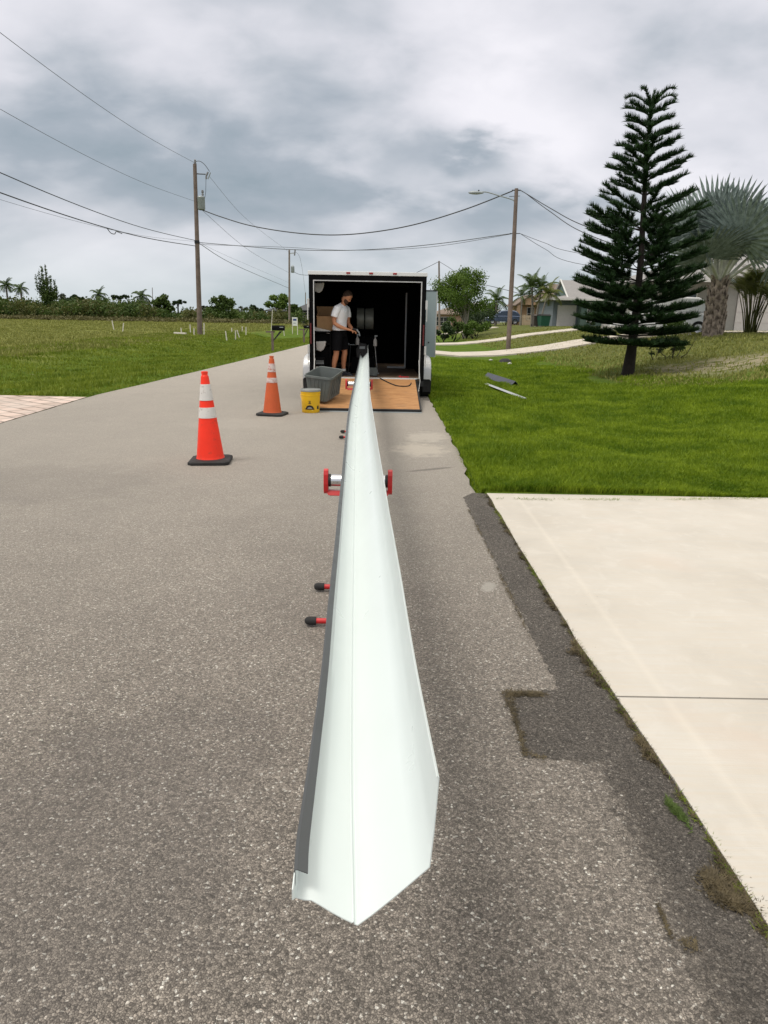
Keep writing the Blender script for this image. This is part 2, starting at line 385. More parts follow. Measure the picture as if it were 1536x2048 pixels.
v = q.n.new('ShaderNodeTexBrick'); q.l.new(q.mapping(c, rot=(0, rad(90), rad(0))), v.inputs[0]); v.inputs['Scale'].default_value = 28
vv = q.vor(q.mapping(c, rot=(0, 0, 0)), 34, rnd=.1)
q.l.new(q.ramp(vv, [(.2, (.86, .86, .85)), (.5, (.60, .60, .60))]), b.inputs['Base Color']); b.inputs['Metallic'].default_value = .35; b.inputs['Roughness'].default_value = .35
bn = q.n.new('ShaderNodeBump'); bn.inputs['Strength'].default_value = .5; bn.invert = True; bn.inputs['Distance'].default_value = .004
q.l.new(vv, bn.inputs['Height']); q.l.new(bn.outputs[0], b.inputs['Normal']); M['diamond'] = mt
M['door_panel'] = mat('pale_door_skin', (.34, .41, .43), .4, var=.05, ns=2)
M['tail'] = mat('red_lens', (.30, .008, .008), .2, var=.1)
M['tail_dark'] = mat('dark_red_lens', (.10, .006, .006), .3)
M['card'] = mat('cardboard', (.52, .31, .15), .85, var=.1)
M['paper'] = mat('white_card', (.55, .53, .50), .7, var=.1)
M['coil'] = mat('grey_coil', (.30, .31, .27), .45, .2, var=.12, ns=2)
M['skin'] = mat('skin', (.52, .23, .12), .55, var=.08)
M['hair'] = mat('brown_hair', (.040, .020, .010), .8, var=.35, ns=40, bump=.6, bs=90)
M['beard'] = mat('reddish_brown_beard', (.075, .034, .018), .85, var=.35, ns=40)
M['tshirt'] = mat('white_cotton', (.90, .90, .92), .9, var=.05, bump=.5, bs=9)
M['shoe'] = mat('dark_shoe', (.02, .022, .03), .6)
M['sock'] = mat('white_sock', (.6, .6, .58), .8)
M['pole'] = mat('weathered_pole_wood', (.165, .125, .105), .9, var=.25, ns=3, bump=.4, bs=30)
M['pole_pale'] = mat('grey_pole_wood', (.22, .185, .16), .9, var=.2, ns=3, bump=.4, bs=30)
M['galv'] = mat('galvanised_grey', (.30, .33, .34), .5, .3, var=.1)
M['wire'] = mat('black_cable', (.020, .022, .024), .6)
M['wire_pale'] = mat('weathered_cable', (.08, .09, .10), .6)
M['porcelain'] = mat('grey_insulator', (.20, .20, .21), .3)
M['bark'] = mat('dark_bark', (.024, .018, .014), .95, var=.4, ns=8, bump=.8, bs=25)
M['bark_pale'] = mat('pale_bark', (.21, .19, .16), .95, var=.3, ns=6, bump=.5)
M['palm_boot'] = mat('palm_boot', (.26, .21, .17), .9, var=.5, ns=5, bump=.7, bs=22, dirt=((.05, .035, .025), 6, .52, .8))
M['pine'] = leafmat('pine_needles', (.007, .024, .008), (.040, .085, .026), 4, .12, .5)
M['bismarck'] = leafmat('silver_palm_leaf', (.11, .145, .13), (.36, .43, .40), 5, .06, .38)
_q = G(M['bismarck'].node_tree); _b = M['bismarck'].node_tree.nodes['Principled BSDF']; _src = _b.inputs['Base Color'].links[0].from_socket
_oi = _q.n.new('ShaderNodeObjectInfo'); _q.l.new(_q.vmath('SCALE', _src, sc=_q.mapr(_oi.outputs['Random'], 0, 1, .55, 1.25)), _b.inputs['Base Color'])
M['petiole'] = mat('silver_petiole', (.46, .47, .40), .6, var=.2)
M['leaf'] = leafmat('tree_leaf', (.045, .095, .012), (.140, .215, .036), .8, .35)
M['leaf_dark'] = leafmat('dark_leaf', (.014, .034, .010), (.046, .078, .022), .6, .2)
M['leaf_mid'] = leafmat('mid_leaf', (.032, .068, .012), (.095, .140, .030), .6, .3)
M['leaf_grey'] = leafmat('grey_leaf', (.055, .070, .048), (.11, .125, .085), .6, .2)
M['leaf_olive'] = leafmat('olive_leaf', (.055, .068, .018), (.135, .140, .040), .5, .3)
M['frond'] = leafmat('palm_frond', (.022, .050, .012), (.075, .115, .028), 1.2, .25)
M['frond_yellow'] = leafmat('yellow_frond', (.060, .085, .014), (.150, .165, .040), 1.5, .25)
M['stucco_green'] = mat('green_stucco', (.115, .170, .150), .9, var=.06)
M['stucco_tan'] = mat('tan_stucco', (.50, .33, .20), .9, var=.06)
M['stucco_grey'] = mat('grey_stucco', (.33, .32, .30), .9, var=.06)
M['stucco_slate'] = mat('slate_stucco', (.17, .20, .22), .9, var=.06)
M['stucco_pink'] = mat('pink_stucco', (.42, .27, .21), .9, var=.06)
M['roof_tan'] = mat('tan_shingle', (.19, .145, .115), .9, var=.2, ns=9, bump=.3)
M['roof_grey'] = mat('grey_shingle', (.26, .25, .245), .9, var=.15, ns=9, bump=.3)
M['roof_dark'] = mat('dark_shingle', (.065, .068, .072), .9, var=.2, ns=9)
M['fascia'] = mat('white_trim', (.62, .61, .58), .6, var=.05)
M['garage'] = mat('garage_door_white', (.66, .62, .60), .6, var=.05)
M['glass'] = mat('dark_window_glass', (.020, .026, .030), .08, var=.1, spec=.8)
M['carblue'] = mat('dark_blue_car_paint', (.075, .105, .175), .22, .5, var=.05, coat=.8)
M['carwhite'] = mat('white_car_paint', (.72, .72, .72), .25, var=.03, coat=.6)
M['tyre'] = mat('tyre', (.013, .013, .013), .8, bump=.3)
M['rim'] = mat('alloy_rim', (.48, .48, .50), .3, .8)
M['green_bin'] = mat('green_bin_plastic', (.010, .085, .055), .5)
M['brown_bin'] = mat('grey_brown_bin', (.085, .070, .062), .6)
M['pvc'] = mat('white_stake', (.66, .62, .55), .6, var=.1)
M['blue_sign'] = mat('blue_sign_ink', (.03, .055, .20), .6)
M['fence_tan'] = mat('cream_picket', (.52, .42, .30), .8)
M['rubble'] = mat('pinkish_debris', (.26, .19, .15), .95, var=.3)

# ------------------------------------------------------------------ ground
def xl(y): return np.interp(y, [-30, 3, 9.6, 13.3, 24, 44, 300], [-5.15, -5.3, -5.40, -5.62, -5.25, -4.72, -4.72])
XR = 0.87
def sstep(a, b, t): t = np.clip((t - a) / (b - a), 0, 1); return t * t * (3 - 2 * t)
def H(x, y, smooth=False):
    x = np.asarray(x, float); y = np.asarray(y, float)
    u = x - XR; d = xl(y) - x
    pr = np.interp(u, [0, 1, 2.6, 4.2, 5.6, 7.2, 8.9, 13, 20, 400], [.02, -.01, -.12, -.06, .08, .30, .62, 1.14, 1.24, 1.3])
    pr = pr * (.0 + 1.0 * sstep(6.2, 12, y)) + .02 * (1 - sstep(6.2, 12, y)) + (1 - sstep(6.2, 12, y)) * np.interp(u, [0, 3, 12, 400], [0, 0.0, .5, 1.2])
    hf = np.interp(y, [-50, 20, 50, 110, 200, 900], [.05, .10, .28, .80, .95, .98])
    pl = np.interp(d, [0, 1, 2.8, 4.6, 6.5, 400], [.02, 0, -.14, -.20, .0, 0]) + hf * sstep(4, 9, d)
    un = 0.0 if smooth else .035 * np.sin(x * 1.7 + y * .6) * np.sin(y * 1.1 - x * .4) + .02 * np.sin(x * 3.9 - y * 2.3)
    un = un * (1 - .85 * sstep(24, 33, y) * (u > 0)) if not smooth else 0.0
    h = np.where(u > 0, pr + un * sstep(.3, 2.5, u), np.where(d > 0, pl + un * sstep(.3, 2.5, d), -.04))
    h = np.where((u > 0) & (y < 6.12), np.interp(u, [0, 3, 12, 400], [0, 0.0, .5, 1.2]) - .05, h)
    h = np.where((d > 0) & (y < 13.25), np.minimum(h, -.05), h)
    return h
def Hs(x, y): return float(H(x, y))
ys = np.unique(np.concatenate([np.arange(-12, 6.0, 1.0), [6.1, 6.14], np.arange(6.3, 13, .35), [13.23, 13.27], np.arange(13.4, 50, .5), np.arange(50, 140, 3), np.arange(140, 300, 15), [340, 400, 500, 650, 900, 1400]]))
dl = np.concatenate([[0, .05, .3, .6, 1], np.arange(1.5, 12, .5), np.arange(12, 60, 3), [70, 90, 120, 160, 220, 320, 500, 900]])
cols = []
for yy in ys:
    L_ = xl(yy) - dl[::-1]; R_ = XR + dl; I_ = np.array([xl(yy) + .03, -2.5, XR - .03]); cols.append(np.concatenate([L_, I_, R_]))
X = np.array(cols); Yg = np.repeat(ys[:, None], X.shape[1], 1); Z = H(X, Yg)
vt = np.stack([X, Yg, Z], -1).reshape(-1, 3); nr, nc = X.shape
ii = (np.arange(nr - 1)[:, None] * nc + np.arange(nc - 1)[None, :])
idx = np.stack([ii, ii + 1, ii + nc + 1, ii + nc], -1).reshape(-1)
go = npmesh('ground', vt, 4, M['turf'], idx=idx); tag(go, kind='structure')
for p in go.data.polygons: p.use_smooth = True

# road
rb = MB(); yr = np.concatenate([np.arange(-12, 14, .25), np.arange(14, 60, 2), [80, 120, 200, 300]])
def jit(a, s): return (random.random() - .5) * s
lv = []; 
for i, yy in enumerate(yr):
    e = .0 if yy < 9 else 1
    rb.v.append((float(xl(yy)) - .03 + jit(0, .05), float(yy), 0)); rb.v.append((-2.4, float(yy), 0)); 
    xr = .72 if yy < 5.9 else XR + jit(0, .06)
    if 5.9 < yy < 7.5: xr -= .03
    rb.v.append((xr + jit(0, .02) + (.3 if yy < 5.9 else 0), float(yy), 0))
    if i:
        a = i * 3; rb.f += [(a - 3, a - 2, a + 1, a), (a - 2, a - 1, a + 2, a + 1)]
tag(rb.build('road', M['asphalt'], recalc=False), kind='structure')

# dark asphalt strip between road and driveway
bd = [(926, 994), (1022, 1188), (1070, 1285), (1118, 1378), (1068, 1383), (1020, 1386), (1040, 1450), (1058, 1516), (1110, 1516), (1150, 1522), (1185, 1590), (1235, 1690), (1285, 1800), (1345, 1910), (1385, 2048), (1440, 2300)]
pts = [P(a, b_, z=.004) for a, b_ in bd]
poly = []
for a, b_ in zip(pts[:-1], pts[1:]):
    nseg = max(2, int((b_ - a).length / .025))
    for t in range(nseg):
        p = a.lerp(b_, t / nseg); poly.append((p.x + jit(0, .016), p.y + jit(0, .016), .004))
poly.append(tuple(pts[-1])); e0 = pts[0]; 
poly += [(1.06, pts[-1].y, .004), (1.04, 3, .004), (1.0, 6.12, .004), (.80, 6.17, .004)]
pb = MB(); pb.add(poly, [tuple(range(len(poly)))]); tag(pb.build('road_patch', M['patch'], recalc=False), kind='structure')
if pb: pass

# concrete driveway (two slabs with a sawn joint)
def slab(mb, y0, y1, x0f, x1=14.0):
    xs = np.array([0, .4, 1, 2, 3, 5, 8, x1]); n = 14; vs = []; fs = []
    for i in range(n + 1):
        yy = y0 + (y1 - y0) * i / n
        for j, xx in enumerate(xs):
            x = x0f(yy) if j == 0 else x0f(yy) + xx; u = x - XR
            vs.append((x + (jit(0, .012) if j == 0 else 0), yy, float(np.interp(u, [0, 3, 12, 400], [.012, .012, .51, 1.2]))))
    m_ = len(xs)
    for i in range(n):
        for j in range(m_ - 1): fs.append((i * m_ + j, i * m_ + j + 1, (i + 1) * m_ + j + 1, (i + 1) * m_ + j))
    top = len(vs)
    for i in range(n + 1): x, y, z = vs[i * m_]; vs.append((x, y, -.06))
    for i in range(n): fs.append((i * m_, (i + 1) * m_, top + i + 1, top + i))
    for jrow in (0, n):
        for j in range(m_ - 1):
            a = jrow * m_ + j; k0 = len(vs); vs.append((vs[a][0], vs[a][1], -.06)); vs.append((vs[a + 1][0], vs[a + 1][1], -.06)); fs.append((a, a + 1, k0 + 1, k0))
    mb.add(vs, fs)
ed = lambda y: float(np.interp(y, [-5, 1.8, 3, 6.2], [1.03, 1.01, .955, .925]))
jy = P(1240, 1393, z=.012).y
db = MB(); slab(db, jy + .006, 6.13, ed); slab(db, -5, jy - .006, ed)
tag(db.build('driveway', M['concrete'], recalc=False), kind='structure')
jb = MB(); jb.quad((.96, jy - .01, .002), (10, jy - .01, .3), (10, jy + .01, .3), (.96, jy + .01, .002)); 
# paver driveway on the left
pv = MB(); yy = np.arange(-6, 13.3, .5)
for i, y_ in enumerate(list(yy) + [13.28]):
    pv.v += [(float(xl(y_)) - .02, float(y_), .008), (-30, float(y_), .06)]
    if i: a = 2 * i; pv.f.append((a - 2, a, a + 1, a - 1))
tag(pv.build('paver_driveway', M['pavers'], recalc=False), kind='structure')
# driveways of the houses further along, crossing the rise
def far_drive(name, yc0, yc1, x0, x1, dz=.03):
    mb = MB(); xs = np.linspace(x0, x1, 24); xs = np.unique(np.concatenate([xs, np.linspace(x0, x0 + 8, 20)]))
    for i, x in enumerate(xs):
        for y in (yc0, yc1): mb.v.append((x, y, float(H(x, (yc0 + yc1) / 2, True)) + dz + .04))
        if i: a = 2 * i; mb.f.append((a - 2, a, a + 1, a - 1))
    # thickness towards the viewer
    n = len(xs); b0 = len(mb.v)
    for i, x in enumerate(xs): v = mb.v[2 * i]; mb.v.append((v[0], v[1], v[2] - .25))
    for i in range(n - 1): mb.f.append((2 * i, 2 * i + 2, b0 + i + 1, b0 + i))
    return tag(mb.build(name, M['far_concrete'], recalc=False), kind='structure')
far_drive('far_driveway', 33.4, 37.4, XR + .02, 26)
far_drive('far_driveway', 49.0, 52.5, XR + .02, 30)
far_drive('far_driveway', 78, 82, XR + .02, 12)

# ------------------------------------------------------------------ grass
def blades(name, x, y, h, w, mt, lean=.35, label='grass', cat='grass', zoff=0.0):
    n = len(x); z = H(x, y) + zoff
    a = rng.uniform(0, 2 * PI, n); la = rng.uniform(0, 2 * PI, n); ll = rng.uniform(0, lean, n) * h
    dx_ = np.cos(a) * w / 2; dy_ = np.sin(a) * w / 2
    p0 = np.stack([x - dx_, y - dy_, z - .01], -1); p1 = np.stack([x + dx_, y + dy_, z - .01], -1)
    mx = x + np.cos(la) * ll * .35; my = y + np.sin(la) * ll * .35
    p2 = np.stack([mx + dx_ * .7, my + dy_ * .7, z + h * .6], -1); p3 = np.stack([mx - dx_ * .7, my - dy_ * .7, z + h * .6], -1)
    tp = np.stack([x + np.cos(la) * ll, y + np.sin(la) * ll, z + h], -1)
    v = np.stack([p0, p1, p2, p3, tp], 1).reshape(-1, 3); b0 = np.arange(n)[:, None] * 5
    idx = np.concatenate([b0 + np.array([[0, 1, 2]]), b0 + np.array([[0, 2, 3]]), b0 + np.array([[3, 2, 4]])], 1).reshape(-1)
    o = npmesh(name, v, 3, mt, idx=idx)
    return tag(o, label, cat, kind='stuff')
def clump(x, y, s=1.0): return .5 + .5 * np.sin(x * 2.1 * s + 1.3 * np.sin(y * 1.3 * s)) * np.sin(y * 1.7 * s + 1.1 * np.sin(x * 1.9 * s))
# right verge, near: density falls with distance, blades widen with it
def field(n, y0, y1, xa, xb, pw=1.6):
    t = rng.uniform(0, 1, n); y = y0 + (y1 - y0) * t ** pw; u = rng.uniform(0, 1, n); x = xa(y) + (xb(y) - xa(y)) * u; return x, y
x, y = field(260000, 6.16, 30, lambda y: XR - .02 + 0 * y, lambda y: .62 * y + 1.2, 1.6)
kp = (y < 17.5 + 1.2 * np.sin(x * 1.3) + .8 * np.sin(x * 3.1 + y)) | (x < 6.0 + .5 * np.sin(y * .9)); x, y = x[kp], y[kp]
c_ = clump(x, y); h = (.035 + .06 * c_ * rng.uniform(.4, 1, len(x))) * (1 + .02 * y) * np.where(x < XR + .12, .6, 1)
blades('grass', x, y, h, .005 + .0009 * y, M['blade'], .8, 'short bright green lawn grass beside the road on the right')
x, y = field(30000, 16, 60, lambda y: 6.0 + 0 * y, lambda y: .6 * y + 2, 1.3)
kp = (np.abs(y - 19.3) > 1.8) | (rng.uniform(0, 1, len(y)) < .25) | (x < 7.5); x, y = x[kp], y[kp]
blades('dry_grass', x, y, .05 + .05 * rng.uniform(0, 1, len(x)), .02 + .0009 * y, M['blade_dry'], .8, 'thin yellowish yard grass on the rise behind the conifer')
x, y = field(60000, 13.35, 60, lambda y: xl(y) - .02, lambda y: xl(y) - 9 - .05 * y, 1.5)
c_ = clump(x, y, .7); h = (.05 + .10 * c_ * rng.uniform(.3, 1, len(x))) * np.where(xl(y) - x < .5, .5, 1)
blades('grass', x, y, h, .010 + .0010 * y, M['blade_left'], .8, 'green verge grass along the left edge of the road')
x, y = field(60000, 16, 120, lambda y: xl(y) - 7, lambda y: -.62 * y - 8, 1.3)
c_ = clump(x, y, .35); h = .06 + .16 * c_ * rng.uniform(.2, 1, len(x))
blades('dry_grass', x, y, h, .014 + .0013 * y, M['blade_dry'], .7, 'tan field grass on the open lot left of the road')
# ragged grass and clippings creeping onto the concrete and patch edges
def edge_strip(n, y0, y1, spread, hh, mtn, name, label, off=-.008, k1=9.0):
    y = rng.uniform(y0, y1, n); den = np.clip(.30 + .55 * np.sin(y * k1) + .35 * np.sin(y * 23 + 1) + .3 * np.sin(y * 61), .06, 1.3); kp = rng.uniform(0, 1, n) < den; y = y[kp]; den = den[kp]; n = len(y)
    x = np.interp(y, [-5, 1.8, 3, 6.2], [1.03, 1.01, .955, .925]) + off - np.abs(rng.normal(0, 1, n)) * spread * den + rng.normal(0, .003, n)
    a = rng.uniform(0, 2 * PI, n); ln = rng.uniform(.3, 1, n) * hh; el = rng.uniform(.1, 1.0, n); w_ = .0018; dxv = np.cos(a + PI / 2) * w_; dyv = np.sin(a + PI / 2) * w_; z0 = np.full(n, .006)
    p0 = np.stack([x - dxv, y - dyv, z0], -1); p1 = np.stack([x + dxv, y + dyv, z0], -1); p2 = np.stack([x + np.cos(a) * ln * np.cos(el), y + np.sin(a) * ln * np.cos(el), z0 + ln * np.sin(el) * .6], -1)
    return tag(npmesh(name, np.stack([p0, p1, p2], 1).reshape(-1, 3), 3, mtn), label, 'grass', kind='stuff')
def strip(pxs, n, spread, hh, mtn, name, label, z=.012, sh=-.012):
    P_ = [P(a, b_, z=z) + Vector((sh, 0, 0)) for a, b_ in pxs]; xs = []; ysl = []
    seg = [(b_ - a).length for a, b_ in zip(P_[:-1], P_[1:])]; tl = sum(seg)
    for a, b_, s_ in zip(P_[:-1], P_[1:], seg):
        m_ = int(n * s_ / tl); t = rng.uniform(0, 1, m_)
        den = np.clip(.55 + .6 * np.sin(t * s_ * 9 + a.y * 5) + .4 * np.sin(t * s_ * 31), .05, 1.2); keep = rng.uniform(0, 1, m_) < den
        t = t[keep]; wd = rng.normal(0, 1, len(t)) * spread * den[keep]
        xs.append(a.x + (b_.x - a.x) * t + wd); ysl.append(a.y + (b_.y - a.y) * t + rng.normal(0, .01, len(t)))
    x = np.concatenate(xs); y = np.concatenate(ysl); n = len(x)
    z0 = np.full(n, .006); a = rng.uniform(0, 2 * PI, n); ln = rng.uniform(.3, 1, n) * hh; el = rng.uniform(.1, .9, n)
    w_ = .0022; dxv = np.cos(a + PI / 2) * w_; dyv = np.sin(a + PI / 2) * w_
    p0 = np.stack([x - dxv, y - dyv, z0], -1); p1 = np.stack([x + dxv, y + dyv, z0], -1)
    p2 = np.stack([x + np.cos(a) * ln * np.cos(el), y + np.sin(a) * ln * np.cos(el), z0 + ln * np.sin(el) * .5], -1)
    return tag(npmesh(name, np.stack([p0, p1, p2], 1).reshape(-1, 3), 3, mtn), label, 'grass', kind='stuff')
edge_px = [(978, 1000), (1030, 1080), (1085, 1155), (1150, 1240), (1240, 1385), (1300, 1480), (1352, 1571), (1431, 1693), (1536, 1831), (1640, 1980)]
edge_strip(26000, 1.0, 6.15, .014, .028, M['debris'], 'dried_clippings', 'dried brown clippings along the concrete driveway edge')
edge_strip(5000, 1.2, 6.15, .010, .035, M['blade_left'], 'edge_grass', 'green grass tufts growing at the concrete driveway edge', -.004, 5.0)
edge_strip(6000, 2.2, 3.4, .025, .035, M['debris'], 'dried_clippings', 'brown clippings heaped where the slab joint meets the road', -.006, 7.0)
strip([(1345, 1600), (1392, 1655)], 1500, .012, .030, M['leaf_mid'], 'edge_grass', 'dark green tuft halfway along the near concrete edge')
strip([(1432, 1745), (1462, 1790), (1512, 1815)], 1300, .018, .045, M['debris'], 'dried_clippings', 'reddish brown clippings at the near end of the concrete edge')
strip([(1022, 1388), (1050, 1388), (1085, 1389)], 700, .018, .03, M['debris'], 'dried_clippings', 'brown clippings at the square notch of the dark patch', .004)
strip([(1022, 1392), (1040, 1450), (1058, 1510), (1100, 1516)], 700, .008, .025, M['debris'], 'dried_clippings', 'clippings lining the lower edge of the square notch', .004)
strip([(940, 1020), (985, 1110), (1022, 1188), (1070, 1285)], 1100, .006, .03, M['debris'], 'dried_clippings', 'clippings lining the far seam of the dark patch', .004)
strip([(1325, 1810), (1350, 1870)], 160, .003, .012, M['debris'], 'dried_clippings', 'short dark line of clippings on the lower patch seam', .004)
strip([(1372, 1885), (1402, 1890)], 120, .004, .012, M['debris'], 'dried_clippings', 'small dark lump of clippings near the lower patch seam', .004)
strip([(985, 998), (1120, 999), (1300, 1000), (1420, 998), (1600, 996), (1900, 990)], 5000, .02, .07, M['blade'], 'edge_grass', sh=0, label='grass blades leaning over the far edge of the driveway')

# ------------------------------------------------------------------ long gutter on its stands
gp_px = [(715, 1850, .650), (711, 1700, .655), (708, 1530, .662), (708, 1300, .675), (709, 1150, .685), (711, 950, .712), (713.5, 840, .718), (720.5, 775, .722), (723.5, 742, .732), (724.5, 724, .75), (725.5, 715, .775)]
path = [P(a, b_, z=z_) for a, b_, z_ in gp_px]
def smooth_path(pts, n):
    out = []
    for i in range(len(pts) - 1):
        p0 = pts[max(i - 1, 0)]; p1 = pts[i]; p2 = pts[i + 1]; p3 = pts[min(i + 2, len(pts) - 1)]
        for k_ in range(n):
            t = k_ / n
            out.append(.5 * ((2 * p1) + (-p0 + p2) * t + (2 * p0 - 5 * p1 + 4 * p2 - p3) * t * t + (-p0 + 3 * p1 - 3 * p2 + p3) * t ** 3))
    out.append(pts[-1]); return out
gpath = smooth_path(path, 6)
# section (dx, dz) from the lower front crease: front lip, ogee face, crease bead, floor, back wall
front = [(-.093, .080), (-.0935, .062), (-.092, .047), (-.080, .0435), (-.069, .043), (-.055, .034), (-.040, .0235), (-.022, .012), (-.0075, .004), (-.0055, .0065), (-.0035, .0015), (0, 0)]
floor_ = [(0, 0), (.020, .0185), (.05, .049), (.08, .081), (.101, .104)]
back = [(.101, .104), (.1045, .160), (.107, .215), (.108, .250), (.1055, .252)]
def gscale(sx, y):
    if sx < -.002: return float(np.interp(y, [.83, .90, .99, 1.1, 1.25, 1.44, 2.3, 3.3, 9, 12.5], [.965, .95, .90, .845, .79, .75, .70, .675, .72, .55])) ** min(1.0, -sx / .06)
    return float(np.interp(y, [1.5, 3.2, 9], [1, .93, .93]))
def sweep(sec, rows, th, trim=None, flare=True):
    """sheet metal strip: section swept along rows, with real thickness"""
    mb = MB(); n = len(sec)
    nrm = []
    for i in range(n):
        a = sec[max(i - 1, 0)]; b_ = sec[min(i + 1, n - 1)]; tx, tz = b_[0] - a[0], b_[1] - a[1]; l_ = math.hypot(tx, tz); nrm.append((tz / l_, -tx / l_))
    for r_, p in enumerate(rows):
        for (sx, sz) in sec:
            off = trim(sx, sz) if (trim and r_ == 0) else 0
            wav = .0003 * math.sin(p.y * 7 + sz * 60) * (1 if sz > .05 else .3)
            sx = sx * gscale(sx, p.y if flare else max(p.y, .88))
            mb.v.append((p.x +  sx + wav, p.y + off, p.z + sz))
        for (sx, sz), (nx_, nz_) in zip(sec, nrm):
            off = trim(sx, sz) if (trim and r_ == 0) else 0
            wav = .0003 * math.sin(p.y * 7 + sz * 60) * (1 if sz > .05 else .3)
            sx = sx * gscale(sx, p.y if flare else max(p.y, .88))
            mb.v.append((p.x +  sx + wav + nx_ * th, p.y + off, p.z + sz + nz_ * th))
    for r_ in range(len(rows) - 1):
        a = r_ * 2 * n; b0 = a + 2 * n
        for i in range(n - 1):
            mb.f.append((a + i, a + i + 1, b0 + i + 1, b0 + i)); mb.f.append((a + n + i + 1, a + n + i, b0 + n + i, b0 + n + i + 1))
        mb.f.append((a, b0, b0 + n, a + n)); mb.f.append((a + n - 1, a + 2 * n - 1, b0 + 2 * n - 1, b0 + n - 1))
    for a in (0, (len(rows) - 1) * 2 * n):
        for i in range(n - 1): mb.f.append((a + i, a + n + i, a + n + i + 1, a + i + 1))
    return mb
gpath = [gpath[0]] + [gpath[0].lerp(gpath[6], t) for t in (.15, .3, .45, .6, .8)] + gpath[6:]
rows = [gpath[0]] + [p for p in gpath[1:] if p.y > gpath[0].y + .07]
gut = empty('gutter', (0, 0, 0), 0, 'long white metal gutter run out of the trailer over two red stands', 'gutter')
sec = front + floor_[1:] + back[1:]
sweep(sec, rows, .0016, lambda sx, sz: -.02 * (sx < -.09 and sz > .06) + .0).build('channel', M['gutter'], gut, smooth=True)
# dark lip folded over the front edge
lip = [(-.0965, .046), (-.0965, .0835), (-.0915, .0855), (-.0755, .079)]
rows2 = [p for p in gpath if p.y > gpath[0].y + .055]
r0_ = P(598, 1757, z=.73); rows2 = [Vector((gpath[0].x, r0_.y + .01, gpath[0].z + .001))] + [p for p in gpath if p.y > r0_.y + .03]
sweep(lip, rows2, .0015, flare=False).build('dark_lip', M['bronze'], gut)

# ------------------------------------------------------------------ roller stands
def stand(loc, rz, label):
    r = empty('roller_stand', loc, rz, label, 'roller stand', 'red folding stands under the gutter')
    w = .168; HY = .10; HZ = .026
    MB().lathe([(.0, -.145), (.028, -.145), (.031, -.14), (.031, .14), (.028, .145), (0, .145)], 24, (0, 0, .655), 'x', cap=False).build('roller', M['steel'], r, smooth=True).location = (0, HY, HZ)
    MB().tube([(-.175, 0, .655), (.175, 0, .655)], .008, 8).build('axle', M['black'], r).location = (0, HY, HZ)
    for s in (-1, 1):
        # hooked side plate
        x0 = s * w; t = s * .024
        prof = [(-.030, .600), (-.034, .640), (-.030, .690), (-.020, .712), (.0, .718), (.012, .700), (.028, .680), (.034, .640), (.028, .600), (.012, .586), (-.014, .586)]
        MB().prism([(x0 - t / 2, a, b_) for a, b_ in prof], (t, 0, 0)).build('side_plate', M['red'], r, bevel=.002).location = (0, HY, HZ)
        MB().lathe([(0, -.006), (.034, -.006), (.034, .006), (0, .006)], 20, (s * .150, 0, .655), 'x', cap=False).build('end_flange', M['black'], r).location = (0, HY, HZ)
        MB().prism([(s * .176, -.02, .61), (s * .155, -.035, .582), (s * .06, -.035, .578), (s * .06, -.02, .60), (s * .14, -.02, .604)], (0, .03, 0)).build('lower_bracket', M['red'], r, bevel=.002).location = (0, HY, HZ)
    MB().box(-.15, .15, -.02, .02, .575, .597).build('cross_bar', M['red'], r, bevel=.003).location = (0, HY, HZ)
    for s in (-1, 1):
        MB().tube([(s * .035, HY - .02, .60), (s * .035, .235, .05)], .013, 10).build('leg', M['red'], r, smooth=True)
        MB().tube([(s * .065, HY + .02, .60), (s * .065, -.235, .05)], .013, 10).build('leg', M['red'], r, smooth=True)
    for yy_ in (-.235, .235):
        ft = MB().tube([(-.225, yy_, .028), (.14, yy_, .028)], .0145, 12).build('foot_bar', M['red'], r, smooth=True)
        for s, a in ((-1, -.225), (1, .14)):
            MB().lathe([(.016, -.032 * s + s * .0), (.021, -.030 * s), (.0215, .004 * s), (.018, .018 * s), (.010, .026 * s), (0, .028 * s)], 16, (a, yy_, .028), 'x').build('rubber_cap', M['rubber'], ft, smooth=True)
    return r
s1 = stand((-.139, 3.50, 0), 0, 'red roller stand nearest the viewer, straddled by the wide white gutter')
s2 = stand((-.355, 9.24, 0), rad(1.5), 'far red roller stand just in front of the plywood ramp'); 

